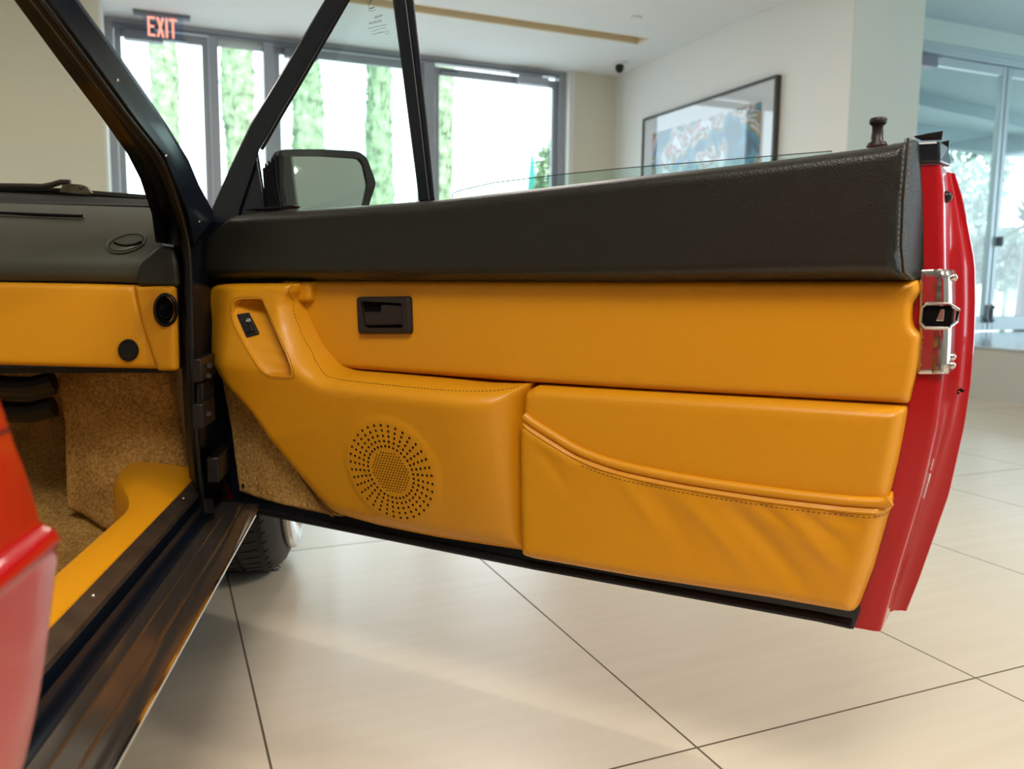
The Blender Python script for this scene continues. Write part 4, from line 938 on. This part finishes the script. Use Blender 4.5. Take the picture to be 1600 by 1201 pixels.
disc('round_vent_ring', 259, 484, [(20, 27, -.012), (20, 27, .010), (18.5, 25.5, .016), (16, 22.5, .018), (14.5, 20.5, .012), (13, 19, -.004)], 'rubber', -.125)
disc('round_vent_barrel', 258, 484, [(13, 19, .012), (11.5, 16, .004), (10, 14, .010), (8.5, 12, .0), (8, 11, -.02), (.2, .3, -.021)], 'plastic', -.128)
disc('dash_speaker', 200.5, 547, [(16.5, 17.5, -.004), (16.5, 17.5, .004), (14.5, 15.5, .006), (13.8, 14.8, .004), (.2, .2, .0045)], 'plastic', -.122)
# windscreen base: cowl trim, cowl panel, wiper
b = MB(); rows = []
for y, s in ((317, .05), (309, .08), (304, .10), (300, .16)):
    rows.append([Tw(x, y+.055*max(0, x)*(.9 if y < 312 else .35), s) for x in (-260, -100, 0, 60, 120, 180, 232, 243)])
b.grid(rows); b.grid([[p for p in rows[-1]], [p+CS*.10-ZV*.05 for p in rows[-1]]]); b.build('windscreen_base_trim', M['rubber'], car, True, angle=60)
b = MB(); b.tube([Tw(x, y, .17) for x, y in [(-260, 287), (-100, 288.5), (0, 290.5), (46, 291), (66, 291.5), (80, 289), (95, 284.5), (110, 285)]], .0055, 8)
wp = b.build('windscreen_wiper', M['plasticbrown'], car, True); wp['label'] = 'dark wiper arm along windscreen base'
b = MB(); b.prism([Tw(x, y, .165) for x, y in [(92, 300), (97, 289), (106, 286.5), (126, 288), (136, 291), (144, 302), (138, 304), (110, 302)]], CS*.012); b.tube([Tw(126, 291, .160), Tw(126, 291, .182)], .004, 8); b.build('wiper_bracket', M['tarnish'], wp, False, bevel=.001)
b = MB(); b.tube([Tw(x, y, .19) for x, y in [(-260, 294), (0, 297), (80, 299), (150, 304), (240, 311)]], .0075, 8); b.build('hood_rear_seal', M['rubber'], car, True)
g = [Cw(22, 0, .06), Cw(199, 240, .06), Cw(243, 330, .06)]
top_ = Cw(-36, -70, .06); bot_ = Cw(240, 318, .06)
bot_ = bot_-CL*.03; top_ = top_-CL*.03; b = MB(); b.quadbox([bot_, bot_+CL*1.25, bot_+CL*1.25+CS*.004, bot_+CS*.004, top_, top_+CL*1.25, top_+CL*1.25+CS*.004, top_+CS*.004]); b.build('windscreen', M['windshield'], car)

# ---------- footwell
pk = [(85, 577), (76.4, 608), (82, 640), (88, 673), (90, 740), (91, 803), (104, 809), (130, 815), (170, 827.5), (184, 829), (195, 818), (198, 786), (206, 765), (222, 750), (246, 746), (297, 757), (290, 700), (283, 655), (276, 610), (270, 574), (180, 573)]
pkk = [T(x, y, .03) for x, y in pk]; lcen = T(120, 700, .03)[0]
def hkick(a, z, d):
    k = sstep(a, T(170, 700, .03)[0], T(90, 700, .03)[0])
    rs_ = .0035*np.sin(a*38+1)*np.sin(z*31)+.006*np.exp(-(((a-T(165, 690, .03)[0])/.03)**2+((z-T(165, 690, .03)[1])/.05)**2))*-1
    return .012*rnd(d, .015)-.045*k+rs_+RNG.uniform(-.0012, .0012, len(a))
panel('footwell_carpet', roundcorners(pkk, .006), hkick, M['carpet'], car, -.07, conv=lambda a, b_, w: CW(.03-w, a, b_), step=.004, rings=(.001, .003, .006, .010))
zf = T(150, 870, .0)[1]
FZ = .19
b = MB(); rows = []
for s in np.linspace(-1.9, .10, 30): rows.append([CW(s, l, FZ+.004*math.sin(9*l+4*s)+(.05*max(0, (s+.06)/.16) if s > -.06 else 0)) for l in np.linspace(.05, 1.3, 24)])
b.grid(rows); b.build('floor_carpet', M['carpet'], car, True)
b = MB(); rows = []
for z, s in ((FZ+.03, .08), (.30, .22), (.45, .36), (.60, .40)): rows.append([CW(s, l, z) for l in np.linspace(.04, 1.3, 16)])
b.grid(rows); b.build('toe_board_carpet', M['carpet'], car, True)
b = MB(); q = [onZ(x, y, FZ+.012) for x, y in ((88, 830), (170, 857), (240, 900), (120, 1010), (-120, 960), (-60, 850))]
b.prism(q, ZV*.006); fm = b.build('floor_mat', M['carpet'], car, False, bevel=.003); fm['label'] = 'bound edge carpet mat in footwell'
b = MB(); b.tube([p+ZV*.006 for p in q[:3]], .004, 8); b.build('mat_binding', M['thread'], fm, True)
b = MB()
for y_, s0_, r_ in ((600, -.02, .018), (612, .02, .012), (640, .05, .02)): b.tube([Tw(x, y_+6*math.sin(x*.05), s0_) for x in (-120, -40, 10, 50, 84)], r_, 10)
b.add([CW(.12, .25, .25), CW(.12, 1.3, .25), CW(.12, 1.3, .62), CW(.12, .25, .62)], [(0, 1, 2, 3)]) if False else None
b.build('underdash_ducts', M['plastic'], car, True)
b = MB(); b.quadbox([CW(-.09, .06, .535), CW(.35, .06, .535), CW(.35, 1.3, .535), CW(-.09, 1.3, .535), CW(-.09, .06, .545), CW(.35, .06, .545), CW(.35, 1.3, .545), CW(-.09, 1.3, .545)]); b.build('underdash_panel', M['underbody'], car)

# ---------- sill: profiles swept along the car.  a = lateral distance from the camera line, below = depth under the camera
LH = -float((CAM-O3)@CL)          # a = l + LH
def sill(name, prof_, s0, s1, m_, closed=True, n=24, smooth=False, **k):
    b = MB(); rows = []
    for s in np.linspace(s0, s1, n): rows.append([CW(s, a-LH, CAMH-bl) for a, bl in prof_])
    b.grid(rows, closed=closed, caps=closed); return b.build(name, M[m_], car, smooth, **k)
FR = .03    # front end of the sill, metres past the hinge line
pr = [(.285, .480), (.2240, .408), (.2245, .3990), (.2270, .3980), (.2470, .3965), (.2485, .3942), (.2498, .3965), (.2510, .3955), (.2700, .3935), (.2715, .3912), (.2728, .3935), (.2865, .3905), (.2895, .3915), (.2895, .480)]
so_ = sill('outer_sill_plate', pr, -1.75, -.070, 'sillsteel', smooth=True, angle=24); so_['label'] = 'ribbed polished steel sill plate'
sill('sill_edge_strip', [(.2215, .4030), (.2210, .3985), (.2240, .3975), (.2260, .4030)], -1.75, -.105, 'chrome', smooth=True)
sill('sill_channel', [(.2885, .470), (.2890, .3905), (.293, .389), (.299, .398), (.3045, .398), (.307, .385), (.311, .380), (.3145, .382), (.317, .392), (.321, .392), (.3225, .370), (.3225, .470)], -1.75, .0, 'black', smooth=True, angle=30)
sill('inner_sill_plate', [(.3222, .400), (.3222, .3665), (.3235, .3655), (.3425, .3580), (.344, .3585), (.344, .400)], -1.75, -.035, 'scuffed', smooth=True, angle=30)
for (x, y) in ((286, 773), (146, 949)):
    b = MB(); b.sphere(CW(C(x, y, .334-LH)[0], .334-LH, CAMH-.3625), .0030, 8, 5); b.build('sill_screw', M['latchsteel'], car, True)
# leather covered inner sill swelling towards its front end
b = MB(); rows = []
for s in np.r_[np.linspace(-1.75, -.35, 12), np.linspace(-.30, .045, 24)]:
    k = sstep(s, -.30, -.02); wd = .046+.085*k; hp_ = .008+.012*k
    row = [(.343, .40), (.3435, .3565)]
    for t in np.linspace(0, 1, 10): row.append((.344+wd*t*.9, .3555-hp_*math.sin(math.pi*min(1, t*1.1)*.55)))
    for t in np.linspace(0, 1, 7)[1:]: an = t*math.pi/2; row.append((.344+wd*.9+wd*.12*math.sin(an), .3555-hp_*math.sin(math.pi*.55)+.02*(1-math.cos(an))+.012*t))
    row += [(.344+wd*1.03, .50), (.343, .50)]
    rows.append([CW(s, a-LH, CAMH-bl) for a, bl in row])
b.grid(rows, closed=True, caps=True); b.build('inner_sill_leather', M['tan'], car, True, angle=50)

# ---------- front wheel
WC = CW(.468, .017, .315); WL = CL
def wring(r, l, n=72): return [WC+CS*r*math.cos(a)+ZV*r*math.sin(a)+CL*l for a in np.linspace(0, 2*math.pi, n, endpoint=False)]
b = MB(); hw_ = .094
prof_ = [(.205, -hw_+.008), (.256, -hw_-.004), (.272, -hw_-.003), (.290, -hw_+.006), (.3045, -hw_+.022), (.311, -hw_+.045), (.313, -.075+.01), (.305, -.062), (.305, -.054), (.3145, -.052), (.315, -.012), (.306, -.009), (.306, -.001), (.315, .002), (.3145, .045), (.306, .048), (.306, .056), (.3135, .058), (.311, hw_-.04), (.300, hw_-.015), (.262, hw_), (.205, hw_-.01)]
b.grid([wring(r, l, 96) for r, l in prof_], closed=True); 
wh = b.build('front_wheel', M['tire'], car, True, angle=30); wh['label'] = 'black tyre with grooved tread'
b = MB()                     # slanting tread cuts
for i in range(64):
    a0 = 2*math.pi*i/64
    for l0, l1 in ((-.072, -.064), (-.051, -.013), (.003, .044)):
        pts = [WC+CS*r*math.cos(a)+ZV*r*math.sin(a)+CL*l for l, a, r in [(l0+(l1-l0)*t, a0+.045*t-.6*(.03)*t*t, (.3150 if l0 > -.08 else .3085+.0055*t)) for t in np.linspace(0, 1, 5)]]
        b.tube(pts, .0013, 5)
b.build('tread_grooves', M['void'], wh)['kind'] = 'stuff'
b = MB(); b.grid([wring(r, l) for r, l in ((.206, -hw_+.010), (.254, -hw_-.001), (.262, -hw_-.006), (.264, -hw_-.016), (.258, -hw_-.024), (.240, -hw_-.025), (.205, -hw_-.010), (.196, -hw_), (.19, -.06), (.188, .05))], closed=True)
for i in range(5):
    a = 2*math.pi*(i+.2)/5; d = CS*math.cos(a)+ZV*math.sin(a); e_ = np.cross(d, CL)
    b.quadbox([WC+d*.03-e_*.035-CL*.095, WC+d*.195-e_*.024-CL*.098, WC+d*.195+e_*.024-CL*.098, WC+d*.03+e_*.035-CL*.095, WC+d*.03-e_*.035-CL*.07, WC+d*.195-e_*.024-CL*.075, WC+d*.195+e_*.024-CL*.075, WC+d*.03+e_*.035-CL*.07])
b.grid([[WC+CS*r*math.cos(a)+ZV*r*math.sin(a)+CL*l for a in np.linspace(0, 6.283, 24, endpoint=False)] for r, l in ((.05, -.07), (.05, -.098), (.03, -.106), (.001, -.106))], closed=True)
b.build('wheel_rim', M['chrome'], wh, True)

# ---------- outer body: fender and bonnet ahead, quarter panel at the rear
b = MB(); rows = []
for s in np.linspace(.06, 1.55, 50):
    ds = abs(s-.485); arch = .315+math.sqrt(max(0, .355**2-ds*ds)) if ds < .355 else .24
    zt = .80-.05*sstep(s, .2, 1.5); zl = max(.235, arch) ; row = []
    for t in np.linspace(0, 1, 12):
        z = zl+(zt-.05-zl)*t; row.append(CW(s, -.135-.012*math.sin(math.pi*t)+.03*sstep(s, 1.1, 1.55), z))
    for t in np.linspace(0, 1, 6)[1:]: row.append(CW(s, -.135+.07*(1-math.cos(t*math.pi/2))+.03*sstep(s, 1.1, 1.55), zt-.05+.05*math.sin(t*math.pi/2)))
    rows.append(row)
b.grid(rows); o = b.build('front_fender', M['red'], car, True); so = o.modifiers.new('solid', 'SOLIDIFY'); so.thickness = .003
b = MB(); rows = []
for s in np.linspace(.30, 1.55, 20): rows.append([CW(s, l, .80-.05*sstep(s, .2, 1.5)+.025*math.sin(math.pi*min(1, (l+.07)/1.4))) for l in np.linspace(-.065, 1.4, 16)])
b.grid(rows); b.build('bonnet', M['red'], car, True)
b = MB(); b.quadbox([CW(-2.4, .03, .15), CW(.15, .03, .15), CW(.15, 1.45, .15), CW(-2.4, 1.45, .15), CW(-2.4, .03, .17), CW(.15, .03, .17), CW(.15, 1.45, .17), CW(-2.4, 1.45, .17)])
b.quadbox([CW(.48, .13, .18), CW(1.5, .13, .18), CW(1.5, 1.45, .18), CW(.48, 1.45, .18), CW(.48, .13, .72), CW(1.5, .13, .70), CW(1.5, 1.45, .70), CW(.48, 1.45, .72)]); b.build('floor_pan', M['underbody'], car)
def ql(z): return float(np.interp(z, [.18, .30, .40, .48, .52, .5445, .549, .5535, .559, .563, .575, .60, .63, .66, .75, .86], [-.072, -.098, -.112, -.121, -.125, -.128, -.134, -.1365, -.134, -.128, -.127, -.126, -.123, -.119, -.105, -.080]))
edge = [(-75, 330), (-35, 440), (0, 570), (14, 625), (30, 700), (46, 750), (66, 843), (82, 856), (89, 866), (89, 880), (88, 996), (85, 1084), (77, 1160), (69, 1201), (55, 1260)]
eq = np.array([C(x, y, -.125) for x, y in edge]); oo = np.argsort(eq[:, 1])
zs = sorted(list(np.linspace(.20, .86, 46))+[.541, .5445, .547, .549, .551, .5535, .556, .559, .561, .563, .566])
b = MB(); rows = []
for z in zs:
    s0 = float(np.interp(z, eq[oo, 1], eq[oo, 0])); l = ql(z)
    rows.append([CW(s0-.002, l+.035, z), CW(s0, l+.012, z), CW(s0, l+.004, z), CW(s0-.002, l+.001, z), CW(s0-.006, l, z)]+[CW(s0-.006-t, l-.006*math.sin(min(1, t/1.2)*3.14), z) for t in (.03, .08, .15, .3, .5, .8, 1.2)])
b.grid(rows); o = b.build('quarter_panel', M['red'], car, True, angle=60); o['label'] = 'out of focus glossy red rear body side'

# small marks and fittings
b = MB(); s9 = float(np.interp(.618, eq[oo, 1], eq[oo, 0])); b.tube([CW(s9-.004-t, ql(.618)-.0003-.006*math.sin(min(1, t/1.2)*3.14), .618-.004*t) for t in (0, .03, .08, .15, .3, .5, .8)], .0007, 8); b.build('panel_gap', M['rubber'], car, True)
b = MB(); b.prism([Cw(x, y, .218-LH-.002) for x, y in [(392, 798), (399, 798), (378, 838), (366, 860)]], CL*.003); b.build('sill_end_flange', M['scuffed'], car, False)
b = MB()
for (x, y, x2, y2, r) in ((1463, 717, 1459, 735, .0006), (1458, 740, 1455, 752, .0012), (1455, 752, 1449, 779, .0008)): 
    z = D(x, y, -.05)[1]; z2 = D(x2, y2, -.05)[1]; b.tube([DW(cB(z)+.0045, z, -.05), DW(cB(z2)+.0045, z2, -.05)], r, 6)
sub('paint_chip', b, 'white')
b = MB(); rs = np.random.RandomState(8)
for _ in range(14):
    x = rs.uniform(1484, 1505); y = 611+rs.normal()*3; z = D(x, y, -.088)[1]; u = D(x, y, -.088)[0]; b.tube([DW(u-.002, z, -.0885), DW(u+.002, z+rs.uniform(-.003, .003), -.0885)], rs.uniform(.0004, .0012), 5)
sub('grease_smudge', b, 'void')
b = MB()
for k in range(4): b.tube([Cw(319+4*k, 780, -.014), Cw(322+4*k, 800, -.03)], .002, 6)
b.build('sill_end_wiring', M['rubber'], car, True)
